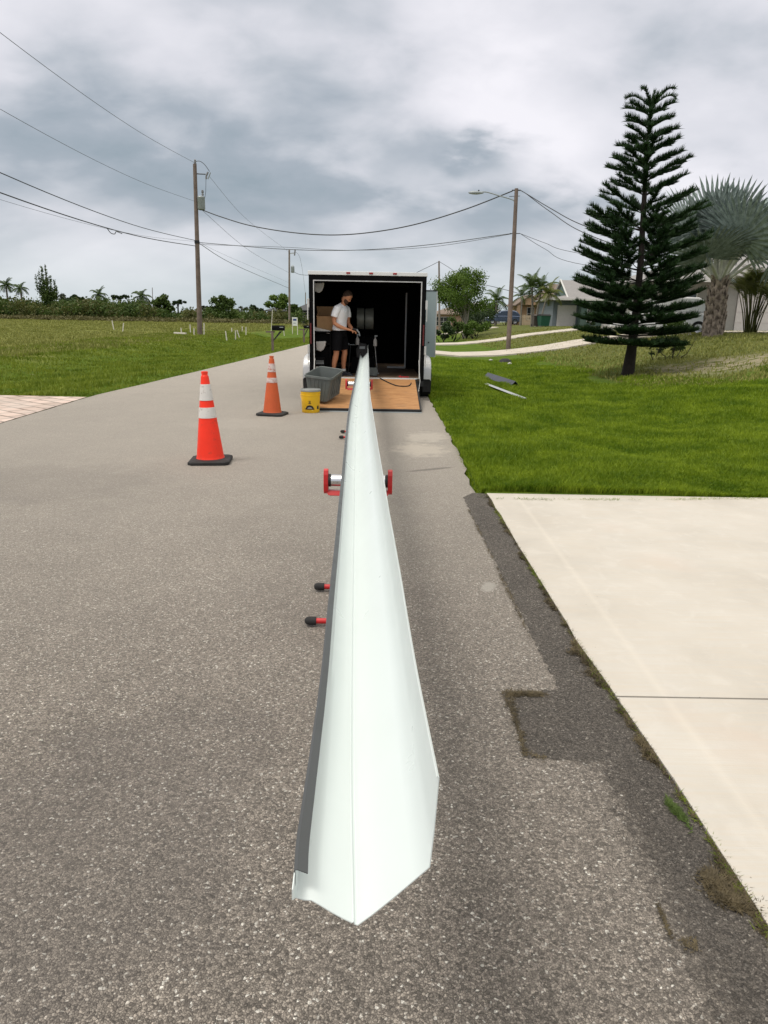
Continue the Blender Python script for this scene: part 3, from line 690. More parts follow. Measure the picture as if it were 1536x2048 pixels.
# ------------------------------------------------------------------ cones
def cone(loc, rz, h, body, col, label, old, lean=(0, 0)):
    r = empty('traffic_cone', loc, rz, label, 'traffic cone', 'orange traffic cones beside the trailer')
    r.rotation_euler = (lean[0], lean[1], rz)
    b_ = MB(); w = .215; c_ = .045
    def ring(w, z): return [(x, y, z) for x, y in ((-w + c_, -w), (w - c_, -w), (w, -w + c_), (w, w - c_), (w - c_, w), (-w + c_, w), (-w, w - c_), (-w, -w + c_))]
    for (ww, z) in ((w - .004, 0), (w, .006), (w, .030), (w - .010, .040), (w - .05, .048)):
        b_.v += ring(ww, z)
    for i in range(4):
        for j in range(8): b_.f.append((i * 8 + j, i * 8 + (j + 1) % 8, i * 8 + 8 + (j + 1) % 8, i * 8 + 8 + j))
    b_.f += [tuple(range(7, -1, -1)), tuple(range(32, 40))]
    b_.build('base', M['rubber'], r)
    R_ = lambda z: .145 + (.033 - .145) * (z - .045) / (h - .045)
    fl = [(.150, .046), (.146, .056), (R_(.07) + .001, .068)]
    top = h * .895
    MB().lathe(fl + [(R_(z), z) for z in np.linspace(.08, top, 10)] + [(R_(h * .95), h * .95), (R_(h * .95) * .90, h * .953), (R_(h) * .93, h * .965), (R_(h) * 1.06, h * .985), (R_(h), h), (.018, h), (.016, h * .9)], 32, cap=False).build('body', body, r, smooth=True)
    for (a, c2) in (((.50, .615), (.69, .865)) if not old else ((.555, .64), (.735, .875))):
        z0, z1 = a * h, c2 * h
        MB().lathe([(R_(z0) + .001, z0), (R_(z0) + .0035, z0 + .001), (R_(z1) + .0035, z1 - .001), (R_(z1) + .001, z1)], 32, cap=False).build('reflective_collar', col, r, smooth=True)
    return r
cone((-1.868, 7.38, .0), rad(6), .955, M['cone_new'], M['collar'], 'bright orange traffic cone with two clean white bands, nearest the viewer', False, (0, rad(-1.2)))
cone((-1.82, 11.25, .0), rad(-10), .925, M['cone_old'], M['collar_old'], 'faded orange traffic cone with scuffed bands, beside the yellow bucket', True, (0, rad(.6)))

# ------------------------------------------------------------------ yellow bucket
bk = empty('bucket', tuple(P(620, 826, z=0)), rad(0), 'yellow plastic bucket with black arched logo in front of the grey bin', 'bucket')
bk.location.y += .12; bk.scale = (1.04, 1.04, 1.04)
MB().lathe([(.0, .002), (.135, .002), (.140, .008), (.151, .27), (.156, .272), (.156, .284), (.152, .286), (.153, .305), (.158, .307), (.158, .318), (.154, .32), (.155, .345), (.150, .345), (.136, .02), (0, .02)], 36, cap=False).build('pail', M['yellow'], bk, smooth=True)
MB().lathe([(.159, .333), (.163, .335), (.163, .360), (.158, .366), (.146, .366), (.144, .357), (0, .355)], 36, cap=False).build('lid', M['lid'], bk, smooth=True)
hp = [(-.156 * math.cos(t), -.156 * math.sin(t) - .012, .30 - .15 * math.sin(t)) for t in np.linspace(0, 1.25, 10)]
MB().tube([(x - .002, y, z) for x, y, z in hp], .003, 6).build('handle', M['yellow'], bk)
def decal(mb, pts, R_=.1475, zc=0, tw=0.0):
    """flat mark wrapped on the pail: pts (arc metres, z)"""
    n = len(pts); vs = []
    for a, z in pts:
        rr = .140 + (.151 - .140) * (z - .008) / .262 + .0028; t = -PI / 2 + a / rr + tw; vs.append((rr * math.cos(t), rr * math.sin(t), z))
    mb.add(vs, [tuple(range(n))])
lg = MB()
N_ = 10
for i in range(N_):
    t0, t1 = PI * i / N_, PI * (i + 1) / N_
    decal(lg, [(.065 * math.cos(t0), .07 + .055 * math.sin(t0)), (.040 * math.cos(t0), .07 + .026 * math.sin(t0)), (.040 * math.cos(t1), .07 + .026 * math.sin(t1)), (.065 * math.cos(t1), .07 + .055 * math.sin(t1))][::-1])
lg.build('logo', M['black'], bk); lg = MB()
for a, b_, c_, d_ in ((-.075, -.05, .055, .072), (-.05, -.025, .055, .068), (-.025, 0, .055, .068), (0, .025, .055, .068), (.025, .05, .055, .068), (.05, .075, .055, .072), (-.020, .020, .145, .158), (-.014, .014, .166, .178), (-.018, .018, .185, .193)):
    decal(lg, [(a, c_), (b_, c_), (b_, d_), (a, d_)])
    if c_ < .1: continue
    lg.build('lettering', M['black'], bk); lg = MB()
lg2 = MB()
for i in range(8):
    t0, t1 = PI * i / 8, PI * (i + 1) / 8
    decal(lg2, [(.038 * math.cos(t0), .072 + .022 * math.sin(t0)), (0, .072), (.038 * math.cos(t1), .072 + .022 * math.sin(t1))])
lg2.build('logo_centre', M['galv'], bk)
lg3 = MB(); decal(lg3, [(-.02, .06), (.02, .06), (.02, .10), (.0, .12), (-.02, .10)], tw=1.0); lg3.build('side_mark', M['black'], bk)

# ------------------------------------------------------------------ cargo trailer
TR = Vector((-.375, 13.6, 0)); TRZ = rad(.8)
trl = empty('cargo_trailer', TR, TRZ, 'black enclosed cargo trailer with its rear ramp door lowered onto the road', 'trailer')
HW = 1.09; FZ = .42; TZ = 2.33; LEN = 5.0
def part(mb, name, mt, parent=trl, **k_): return mb.build(name, mt, parent, **k_)
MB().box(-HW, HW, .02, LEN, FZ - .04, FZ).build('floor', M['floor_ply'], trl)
MB().box(-HW, -HW + .035, .02, LEN, FZ - .02, TZ - .06).build('side_wall', M['soot'], trl)
# right wall with the side doorway cut out
rw = MB(); d0, d1, dzt = 3.55, 4.35, 2.12
rw.box(HW - .035, HW, .02, d0, FZ - .02, TZ - .06); rw.box(HW - .035, HW, d1, LEN, FZ - .02, TZ - .06); rw.box(HW - .035, HW, d0, d1, dzt, TZ - .06)
rw.build('side_wall', M['soot'], trl)
MB().box(-HW, HW, LEN - .035, LEN, FZ, TZ - .06).build('front_wall', M['soot'], trl)
MB().box(-HW, HW, .02, LEN, TZ - .06, TZ).build('roof', M['soot'], trl)
MB().box(-HW - .012, HW + .012, -.012, .05, TZ - .045, TZ + .022).build('roof_rail', M['white_paint'], trl, bevel=.006)
for s in (-1, 1): MB().box(s * HW - .012, s * HW + .012, .05, LEN, TZ - .05, TZ + .02).build('roof_edge', M['white_paint'], trl)
for x in (-.36, .06, .50):
    MB().box(x - .035, x + .035, -.026, -.010, TZ - .022, TZ + .008).build('clearance_light', M['tail'], trl, bevel=.004)
# black door frame, then bright seal strip inside it
f = MB(); f.box(-HW, -HW + .075, -.004, .10, FZ - .1, TZ - .047); f.box(HW - .075, HW, -.004, .10, FZ - .1, TZ - .047); f.box(-HW + .0755, HW - .0755, -.004, .10, TZ - .13, TZ - .048)
f.build('rear_frame', M['soot'], trl)
f = MB(); f.box(-HW + .08, -HW + .098, .0, .03, FZ, TZ - .135); f.box(HW - .098, HW - .08, .0, .03, FZ, TZ - .135); f.box(-HW + .0985, HW - .0985, .0, .03, TZ - .153, TZ - .135)
f.build('seal_strip', M['trim'], trl)
MB().box(-HW + .1, HW - .1, .0, .05, FZ + .001, FZ + .012).build('sill', M['trim'], trl)
MB().box(-HW, HW, -.012, .10, FZ - .14, FZ - .041).build('bumper', M['black'], trl)
for s in (-1, 1):
    MB().box(s * (HW - .030) - .014, s * (HW - .030) + .014, -.022, -.005, 1.04, 1.42).build('tail_light', M['tail_dark'], trl, bevel=.006)
    for z in (1.78, .95):
        h_ = MB(); h_.box(s * (HW + .012) - .02, s * (HW + .012) + .02, -.035, .0, z - .08, z + .08); h_.tube([(s * (HW + .02), -.04, z - .05), (s * (HW + .02), -.04, z - .30)], .010, 8); h_.build('door_latch', M['trim'], trl, bevel=.004)
    # fender over twin wheels
    ys_ = []
    for t in np.linspace(0, PI, 16): ys_.append((1.5 - 1.02 * math.copysign(abs(math.cos(t)) ** .35, math.cos(t)), .38 + .43 * math.sin(t) ** .5))
    fm = MB(); xa, xb = s * HW, s * (HW + .175); n = len(ys_)
    for y, z in ys_: fm.v += [(xa, y, z), (xb - s * .03, y, z), (xb, y, z - .03)]
    for i in range(n - 1): a = 3 * i; fm.f += [(a, a + 3, a + 4, a + 1), (a + 1, a + 4, a + 5, a + 2)]
    b0 = len(fm.v)
    for y, z in ys_: fm.v += [(xb, 1.5 + (y - 1.5) * .93, max(z - .09, .38))]
    for i in range(n - 1): fm.f.append((3 * i + 2, 3 * i + 5, b0 + i + 1, b0 + i))
    fm.build('fender', M['diamond'], trl, smooth=True)
    for yc in (.98, 2.02):
        wh = MB().lathe([(.20, -.10), (.315, -.105), (.335, -.085), (.338, 0), (.335, .085), (.315, .105), (.20, .10)], 32, (s * (HW + .095), yc, .335), 'x', cap=False).build('wheel', M['tyre'], trl, smooth=True)
        MB().lathe([(0, s * .02), (.06, s * .05), (.10, s * .03), (.17, s * .05), (.195, s * .095), (.205, s * .095), (.205, s * -.09)], 24, (s * (HW + .095), yc, .335), 'x', cap=False).build('rim', M['rim'], wh, smooth=True)
    MB().box(s * HW + s * .02, s * HW + s * .165, .50, .515, .13, .42).build('mud_flap', M['rubber'], trl)
MB().box(-.9, .9, .2, LEN, FZ - .16, FZ - .041).build('chassis', M['black'], trl)
# ramp door, hinged at the sill and resting on the road
ra = math.atan2(FZ - .045, 1.78); rl = math.hypot(FZ - .045, 1.78); RW = .955
def rampz(y): return FZ + (y + .03) * math.tan(ra) - .005
rot = Matrix.Rotation(ra, 3, 'X')
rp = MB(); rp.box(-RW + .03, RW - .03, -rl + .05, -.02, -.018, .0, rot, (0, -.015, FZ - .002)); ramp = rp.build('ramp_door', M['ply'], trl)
rf = MB(); rf.box(-RW, -RW + .029, -rl, -.02, -.06, .004, rot, (0, -.015, FZ - .002)); rf.box(RW - .029, RW, -rl, -.02, -.06, .004, rot, (0, -.015, FZ - .002)); rf.box(-RW + .0295, RW - .0295, -rl, -rl + .049, -.06, .002, rot, (0, -.015, FZ - .002))
rf.build('ramp_frame', M['black'], ramp, bevel=.003)
rs = MB(); rs.box(-RW, RW, -rl - .05, -rl - .002, -.050, -.030, rot, (0, -.015, FZ - .002)); rs.build('ramp_toe', M['galv'], ramp)
rh = MB(); rh.tube([(-RW, -.012, FZ - .012), (RW, -.012, FZ - .012)], .014, 10); rh.build('ramp_hinge', M['trim'], ramp)
for s in (-1, 1):
    MB().tube([(s * (RW + .03), -.02, FZ + .35), (s * (RW + .045), -.35, FZ - .02), (s * (RW - .02), -.95, FZ - .22)], .005, 6).build('ramp_cable', M['trim'], ramp)
# side door swung out near the front
sdp = P(866, 650, Y=17.4)
dr = MB().box(0, .47, -.02, .02, .66, 2.17).build('side_door', M['door_panel'], trl); dr.location = (HW + .03, 3.62, 0); dr.rotation_euler = (0, 0, rad(4))
MB().box(-.003, .475, -.026, .026, 2.171, 2.195).build('top_trim', M['black'], dr)
MB().box(.455, .475, -.026, .026, .655, 2.17).build('edge_trim', M['trim'], dr)
MB().lathe([(0, -.034), (.018, -.034), (.018, -.02), (0, -.02)], 12, (.30, 0, 1.0), 'y', cap=False).build('door_lock', M['black'], dr)
jk = MB(); jk.box(HW - .1, HW + .19, 3.4, 3.46, .30, .34); jk.box(HW + .08, HW + .19, 3.35, 3.5, .02, .04); jk.tube([(HW + .135, 3.43, .04), (HW + .135, 3.43, .62)], .03, 8); jk.build('side_step', M['black'], trl)
# bright inner frame seen deep inside on the right
f = MB(); f.box(HW - .27, HW - .235, 2.9, 2.93, FZ + .01, 2.10); f.box(HW - .66, HW - .271, 2.9, 2.93, FZ + .01, FZ + .05)
f.build('inner_frame', M['white_paint'], trl)
MB().box(HW - .235, HW - .035, 2.91, 2.95, FZ, TZ - .06).build('partition', M['soot'], trl)

# things inside the trailer ------------------------------------------------
def TW(x, y, z=0): # trailer-local point to world
    c_, s_ = math.cos(TRZ), math.sin(TRZ); return (TR.x + c_ * x - s_ * y, TR.y + s_ * x + c_ * y, z)
rk = empty('storage_shelf', TW(-.87, .95, FZ), TRZ, 'black storage shelving along the left inside wall of the trailer', 'shelf')
for y in (-.55, .55):
    for x in (-.17, .15): MB().box(x - .015, x + .015, y - .015, y + .015, 0, .85).build('post', M['soot'], rk)
for z in (.10, .60, .82): MB().box(-.20, .16, -.58, .58, z, z + .03).build('shelf_board', M['soot'], rk)
MB().box(-.19, .15, -.50, .5, .135, .55).build('drawer_box', M['soot'], rk)
MB().box(-.19, .15, -.50, .5, .635, .80).build('drawer_box', M['soot'], rk)
cb = empty('cardboard_box', TW(-.845, .80, FZ + .86), TRZ + rad(4), 'open brown cardboard box on the trailer shelving beside the man', 'box')
bx = MB(); w, d, hh = .165, .22, .27
bx.box(-w, w, -d, -d + .006, 0, hh); bx.box(-w, w, d - .006, d, 0, hh); bx.box(-w, -w + .006, -d, d, 0, hh); bx.box(w - .006, w, -d, d, 0, hh); bx.box(-w, w, -d, d, 0, .006)
bx.build('carton', M['card'], cb)
MB().hexa([(-w, d, hh), (w, d, hh), (w, d + .006, hh), (-w, d + .006, hh)], [(-w, d - .02, hh + .19), (w, d - .02, hh + .19), (w, d - .014, hh + .19), (-w, d - .014, hh + .19)]).build('flap', M['card'], cb)
MB().hexa([(-w, -d, hh), (-w + .006, -d, hh), (-w + .006, d, hh), (-w, d, hh)], [(-w + .05, -d, hh + .11), (-w + .056, -d, hh + .11), (-w + .056, d, hh + .11), (-w + .05, d, hh + .11)]).build('flap', M['card'], cb)
sh = MB().hexa([(-.20, -.03, .0), (.14, -.03, -.06), (.14, .30, -.06), (-.20, .30, .0)], [(-.20, -.03, .065), (.14, -.03, -.005), (.14, .30, -.005), (-.20, .30, .065)]).build('white_board', M['paper'], None)
sh.location = TW(-.86, .42, FZ + .80 + .065); sh.rotation_euler = (0, 0, TRZ); tag(sh, 'white slab sloping on the shelf under the cardboard box', 'board')
def rag(loc, sc, label):
    vs = MB(); n = 7
    pts = [(-.10, .09), (.10, .10), (.085, .02), (.05, -.06), (-.01, -.10), (-.09, -.07)]
    b_ = [(x * sc, 0, z * sc) for x, z in pts]; vs.prism(b_, (0, .09, 0)); o = vs.build('white_cloth', M['white_paint'] if False else M['paper'], None, bevel=.015); o.location = loc; return tag(o, label, 'cloth')
rag(TW(-.925, .35, 2.07), .95, 'pale cloth hanging high inside the left rear corner of the trailer')
rag(TW(-.90, .35, .985), 1.0, 'pale folded cloth on the lower black shelf left of the man')
lb = empty('black_carton', TW(-.915, .28, FZ), TRZ, 'low black carton with a white printed label by the trailer entrance', 'box')
MB().box(-.09, .09, -.06, .2, 0, .36).build('carton', M['soot'], lb)
MB().box(-.080, .080, -.063, -.0605, .05, .19).build('label_panel', M['paper'], lb)
lm = MB(); lm.prism([(-.055, -.066, .09), (.055, -.066, .09), (.03, -.066, .13), (.01, -.066, .13), (0, -.066, .16), (-.01, -.066, .13), (-.03, -.066, .13)], (0, .002, 0)); lm.box(-.055, .055, -.066, -.064, .065, .078); lm.build('label_mark', M['black'], lb)
lm = MB(); lm.box(-.08, .08, -.063, -.0605, .24, .252); lm.box(-.08, .08, -.063, -.0605, .265, .275); lm.box(-.08, .08, -.063, -.0605, .29, .30); lm.build('label_stripes', M['galv'], lb)

# gutter forming machine
mc = empty('gutter_machine', TW(-.10, 1.15, FZ), TRZ, 'black gutter forming machine inside the trailer feeding out the white gutter', 'machine')
b_ = MB(); b_.hexa([(-.26, .05, 0), (.26, .05, 0), (.26, 2.3, 0), (-.26, 2.3, 0)], [(-.22, .05, .33), (.22, .05, .33), (.22, 2.3, .33), (-.22, 2.3, .33)]); b_.build('cabinet', M['soot'], mc)
MB().box(-.20, .20, .45, 2.3, .331, .72).build('forming_head', M['soot'], mc, bevel=.02)
MB().prism([(-.13, .02, .32), (.07, .02, .32), (.12, .02, .46), (.06, .02, .60), (-.08, .02, .62), (-.15, .02, .48)], (0, .42, 0)).build('exit_guide', M['black'], mc, bevel=.01)
MB().box(-.07, .04, .005, .019, .50, .55).build('guide_plate', M['galv'], mc)
for s in (-1, 1):
    MB().tube([(s * .26, .12, .58), (s * .30, .05, .02)], .012, 8).build('leg', M['black'], mc); MB().box(s * .30 - .04, s * .30 + .04, 0, .12, 0, .02).build('leg_foot', M['galv'], mc)
MB().tube([(.245, .02, .56), (.27, .0, .30), (.31, -.01, .03)], .006, 6).build('brace', M['trim'], mc)
MB().tube([(-.40, .10, .575), (-.16, .10, .575)], .012, 8).build('guide_rod', M['galv'], mc)
MB().lathe([(0, -.02), (.022, -.02), (.022, .02), (0, .02)], 12, (-.30, .08, .59), 'x').build('rod_knob', M['galv'], mc)
MB().lathe([(0, -.018), (.02, -.018), (.02, .018), (0, .018)], 12, (.25, .08, .58), 'x').build('rod_knob', M['galv'], mc)
MB().tube([(0, .9, .72), (0, .9, .95)], .03, 8).build('spool_post', M['soot'], mc)
MB().box(-.25, .25, .88, .92, .90, .94).build('spool_arm', M['soot'], mc)
for x0, x1 in ((-.150, .005), (.030, .205)):
    MB().lathe([(.07, x0), (.222, x0), (.226, x0 + .01), (.226, x1 - .01), (.222, x1), (.07, x1)], 40, (0, .9, 1.10), 'x', cap=False).build('metal_coil', M['coil'], mc, smooth=True)
def bottle(loc, label):
    r = empty('spray_bottle', loc, 0, label, 'bottle', 'white bottles on the machine')
    MB().lathe([(0, 0), (.036, 0), (.040, .01), (.040, .09), (.033, .125), (.014, .15), (.013, .165)], 16).build('bottle_body', M['paper'], r, smooth=True)
    m1 = MB(); m1.lathe([(.016, .165), (.016, .185), (.010, .19)], 12); m1.box(-.014, .045, -.010, .010, .19, .215); m1.build('nozzle', M['galv'], r)
bottle(TW(-.215, 1.18, FZ + .58), 'white spray bottle standing left of the gutter exit on the machine')
bottle(TW(.15, 1.18, FZ + .56), 'white bottle standing right of the gutter exit on the machine')
gb = MB().box(-.04, .25, 0, .2, 0, .16).build('toolbox', M['grey_plastic'], None, bevel=.01); gb.location = TW(-.05, .55, FZ); tag(gb, 'grey green box on the trailer floor right of the gutter', 'box')
# extension cord
cd = [TW(.0, .45, FZ + .02), TW(.18, .2, FZ + .018), TW(.30, -.12, rampz(-.12) + .015), TW(.45, -.35, rampz(-.35) + .012), TW(.60, -.50, rampz(-.5) + .012), TW(.78, -.48, rampz(-.48) + .012), TW(.84, -.30, rampz(-.3) + .012)]
tag(MB().tube(smooth_path([Vector(p) for p in cd], 5), .009, 6).build('extension_cord', M['rubber'], None), 'black cord curling over the plywood ramp from the machine', 'cord')
cl_ = empty('ratchet_strap', TW(.70, .12, FZ + .015), .2, 'small red strap handle lying on the trailer sill', 'strap')
MB().box(-.05, .09, -.02, .02, 0, .03).build('buckle', M['black'], cl_, bevel=.005); MB().tube([(-.05, 0, .03), (-.09, -.02, .02), (-.06, -.05, .012), (.10, -.05, .012)], .009, 6).build('strap_loop', M['red'], cl_)

# ------------------------------------------------------------------ grey bin on the ramp
corners = [P(608, 750, Y=12.05), P(663, 757.5, Y=11.95), P(687, 739.5, Y=12.42), P(640, 732.5, Y=12.52)]
feet = [P(617, 799, Y=12.08), P(653, 804, Y=12.0), P(681, 786, Y=12.40)]; feet.append(feet[0] + feet[2] - feet[1])
bc_ = Vector((sum(c_.x for c_ in feet) / 4, sum(c_.y for c_ in feet) / 4, min(c_.z for c_ in feet)))
gb_ = empty('storage_bin', tuple(bc_), 0, 'open grey plastic tub with straight ribs standing on the left of the ramp', 'bin')
top = [c_ - bc_ for c_ in corners]; bot = [c_ - bc_ for c_ in feet]
def rr(cs, r_, n=5):
    out = []
    for i in range(4):
        a = cs[i - 1]; c_ = cs[i]; b_ = cs[(i + 1) % 4]; pa = c_ + (a - c_).normalized() * r_; pb_ = c_ + (b_ - c_).normalized() * r_
        for k_ in range(n + 1):
            t = k_ / n; out.append((1 - t) ** 2 * pa + 2 * t * (1 - t) * c_ + t * t * pb_)
    return out
def scaled(cs, f_, dz_=0):
    ce = sum(cs, Vector()) / 4; return [ce + Vector(((c_ - ce).x * f_, (c_ - ce).y * f_, (c_ - ce).z + dz_)) for c_ in cs]
rings = [rr(bot, .05), rr(top, .07), rr(scaled(top, 1.04, 0), .075), rr(scaled(top, 1.05, -.035), .075), rr(scaled(top, 1.02, -.035), .075)]
mb = MB(); n = len(rings[0])
for i, rg in enumerate((rings[0], [a.lerp(b_, .92) for a, b_ in zip(rings[0], rr(scaled(top, 1.0, 0), .07))])): mb.v += [tuple(v) for v in rg]
for j in range(n): mb.f.append((j, (j + 1) % n, n + (j + 1) % n, n + j))
inn = rr(scaled(bot, .95, .012), .05); int_ = rr(scaled(top, .965, 0), .07)
b0 = len(mb.v); mb.v += [tuple(v) for v in inn] + [tuple(v) for v in int_]
for j in range(n): mb.f.append((b0 + (j + 1) % n, b0 + j, b0 + n + j, b0 + n + (j + 1) % n))
mb.f.append(tuple(b0 + j for j in range(n))); mb.f.append(tuple(range(n - 1, -1, -1)))
mb.build('tub', M['grey_plastic'], gb_, smooth=True, recalc=False)
mb = MB(); seq = [int_, rr(scaled(top, 1.0, .008), .07), rr(scaled(top, 1.05, .004), .075), rr(scaled(top, 1.055, -.03), .075), rr(scaled(top, 1.0, -.03), .075)]
for rg in seq: mb.v += [tuple(v) for v in rg]
for k_ in range(len(seq) - 1):
    for j in range(n): mb.f.append((k_ * n + j, k_ * n + (j + 1) % n, (k_ + 1) * n + (j + 1) % n, (k_ + 1) * n + j))
mb.build('rim', M['grey_plastic'], gb_, smooth=True)
rb_ = MB()
for a, b_ in ((0, 1), (1, 2)):
    for t in (.2, .35, .5, .65, .8):
        p0 = bot[a].lerp(bot[b_], t); p1 = top[a].lerp(top[b_], t); p1 = p0.lerp(p1, .86); rb_.tube([p0.lerp(p1, .05), p1], .010, 6)
rb_.build('ribs', M['grey_plastic'], gb_)

# ------------------------------------------------------------------ person
def skin_obj(name, joints, edges, mt, parent=None, sub=2):
    me = bpy.data.meshes.new(name); me.from_pydata([j[0] for j in joints], edges, []); me.update()
    o = bpy.data.objects.new(name, me); COL.objects.link(o); me.materials.append(mt)
    sk = o.modifiers.new('skin', 'SKIN'); sk.use_smooth_shade = True; sk.branch_smoothing = .5
    if not me.skin_vertices: pass
    sv = me.skin_vertices[0].data
    for i, j in enumerate(joints):
        r_ = j[1]; sv[i].radius = r_ if isinstance(r_, tuple) else (r_, r_)
    sv[0].use_root = True
    ss = o.modifiers.new('sub', 'SUBSURF'); ss.levels = sub; ss.render_levels = sub
    if parent is not None: o.parent = parent
    return o
pe = empty('person', TW(-.60, .50, FZ), TRZ - rad(22), 'bearded man in white t-shirt and black shorts working inside the trailer', 'person')
def flesh(name, parts, mt, vox=.011, sm=3):
    """overlapping tapered limbs fused into one continuous surface"""
    mb = MB()
    for rings_ in parts:
        n = 20; vs = []; fs = []
        pts = [Vector(r_[0]) for r_ in rings_]
        for i, (c_, rx, ry) in enumerate(rings_):
            t = (pts[min(i + 1, len(pts) - 1)] - pts[max(i - 1, 0)]).normalized()
            yv = Vector((0, 1, 0)); a = yv.cross(t)
            if a.length < .2: a = Vector((1, 0, 0)) - t * t.x
            a.normalize(); b_ = t.cross(a).normalized()
            for j in range(n):
                q_ = 2 * PI * j / n; vs.append(pts[i] + a * math.cos(q_) * rx + b_ * math.sin(q_) * ry)
        for i in range(len(pts) - 1):
            for j in range(n): fs.append((i * n + j, i * n + (j + 1) % n, (i + 1) * n + (j + 1) % n, (i + 1) * n + j))
        fs.append(tuple(range(n - 1, -1, -1))); m0 = (len(pts) - 1) * n; fs.append(tuple(m0 + j for j in range(n)))
        mb.add(vs, fs)
    o = mb.build(name, mt, pe)
    r_ = o.modifiers.new('r', 'REMESH'); r_.mode = 'VOXEL'; r_.voxel_size = vox; r_.use_smooth_shade = True
    if sm: k_ = o.modifiers.new('s', 'SMOOTH'); k_.iterations = sm; k_.factor = .5
    return o
# faces right (+x), head bowed, both hands on a tool at the waist
pe.scale = (.955, .955, .94); pe.rotation_euler.y = rad(4)
hips = [((0, 0, .80), .09, .13), ((0, 0, .88), .125, .168), ((0, 0, .98), .118, .158), ((0, 0, 1.08), .105, .145), ((0, 0, 1.20), .118, .168), ((.01, 0, 1.32), .115, .185), ((.02, 0, 1.39), .085, .165), ((.03, 0, 1.43), .05, .08)]
neck = [((.02, 0, 1.38), .058, .062), ((.05, 0, 1.46), .055, .056), ((.09, 0, 1.54), .055, .055)]
hx = Vector((.105, 0, 1.585)); ax = Vector((.58, 0, .82)).normalized()
head = [(tuple(hx + ax * (-.105)), .03, .035), (tuple(hx + ax * (-.085)), .062, .056), (tuple(hx + ax * (-.03)), .090, .070), (tuple(hx + ax * .03), .100, .078), (tuple(hx + ax * .085), .092, .073), (tuple(hx + ax * .12), .062, .052), (tuple(hx + ax * .135), .025, .02)]
def leg_(s, kx, ax_, y0, yk, ya):
    return [((0, s * .07, .86), .088, .085), ((kx * .4, y0, .72), .085, .082), ((kx * .8, yk, .56), .066, .064), ((kx, yk, .46), .056, .055), ((kx * .9 + ax_ * .1 - .012, yk, .36), .060, .056), ((kx * .6 + ax_ * .4 - .015, ya, .25), .050, .048), ((ax_, ya, .11), .034, .033), ((ax_ + .005, ya, .045), .040, .036)]
def foot_(ax_, ya): return [((ax_ - .05, ya, .04), .03, .034), ((ax_, ya, .045), .042, .040), ((ax_ + .09, ya, .035), .032, .042), ((ax_ + .18, ya, .022), .018, .036)]
def arm_(s, pts): return [((.02, s * .135, 1.385), .055, .05)] + [(p_, a, b_) for p_, a, b_ in pts]
armR = arm_(-1, [((.01, -.185, 1.36), .058, .056), ((-.02, -.215, 1.26), .053, .050), ((-.035, -.222, 1.14), .045, .043), ((-.02, -.22, 1.07), .041, .041), ((.06, -.20, 1.02), .042, .040), ((.15, -.16, .99), .034, .032), ((.215, -.125, .975), .026, .030), ((.26, -.10, .965), .022, .040), ((.30, -.085, .958), .018, .040)])
armL = arm_(1, [((.03, .185, 1.36), .058, .056), ((.05, .21, 1.26), .053, .050), ((.075, .21, 1.14), .045, .043), ((.10, .19, 1.07), .041, .041), ((.17, .14, 1.02), .040, .038), ((.24, .07, .99), .032, .031), ((.28, .03, .97), .026, .028), ((.305, .0, .955), .022, .038), ((.335, -.02, .945), .018, .036)])
fing = []
for hb, yd in (((.305, -.085, .957), 1), ((.34, -.02, .944), -1)):
    for q_ in range(4):
        b_ = Vector(hb) + Vector((0, yd * (-.03 + .018 * q_), 0)); l_ = (.9, 1.1, 1.0, .8)[q_]
        fing.append([(tuple(b_), .010, .009), (tuple(b_ + Vector((.030 * l_, 0, -.010))), .009, .0085), (tuple(b_ + Vector((.040 * l_, 0, -.036 * l_))), .008, .008), (tuple(b_ + Vector((.024 * l_, 0, -.052 * l_))), .006, .006)])
    b_ = Vector(hb) + Vector((-.045, yd * .03, .0)); fing.append([(tuple(b_), .013, .012), (tuple(b_ + Vector((.03, yd * .025, -.006))), .011, .010), (tuple(b_ + Vector((.055, yd * .022, -.018))), .008, .008)])
pv_ = Vector((ax.z, 0, -ax.x))   # towards the face
nose = [(tuple(hx + pv_ * .085 + ax * .03), .010, .008), (tuple(hx + pv_ * .112 - ax * .005), .013, .013), (tuple(hx + pv_ * .09 - ax * .02), .010, .012)]
flesh('body', [hips, neck, head, leg_(-1, .01, -.03, -.10, -.115, -.12), leg_(1, .09, .09, .10, .12, .13), foot_(-.03, -.12), foot_(.09, .13), armR, armL, nose] + fing, M['skin'], .009, 2)
for s in (-1, 1):
    e_ = MB(); e_.lathe([(0, -.004), (.010, -.002), (.012, 0), (.010, .003), (0, .005)], 10, tuple(hx + pv_ * .088 + ax * .018 + Vector((0, s * .032, 0))), 'x', cap=False); e_.build('eye', M['black'], pe, smooth=True)
    e_ = MB(); e_.lathe([(0, -.010), (.022, -.009), (.030, 0), (.022, .008), (0, .010)], 12, tuple(hx - pv_ * .008 - ax * .01 + Vector((0, s * .080, 0))), 'y', cap=False); e_.build('ear', M['skin'], pe, smooth=True)
hr = lambda u, v, r1, r2: (tuple(hx + pv_ * u + ax * v), r1, r2)
flesh('hair', [[hr(-.045, -.045, .045, .055), hr(-.030, .0, .078, .076), hr(-.018, .05, .088, .083), hr(-.004, .10, .088, .080), hr(.004, .135, .066, .060), hr(.008, .152, .03, .03)]], M['hair'], .008, 1)
flesh('beard', [[hr(.03, -.125, .025, .03), hr(.035, -.10, .058, .050), hr(.040, -.065, .062, .064), hr(.030, -.03, .058, .070), hr(.01, .0, .035, .072)]], M['beard'], .008, 1)
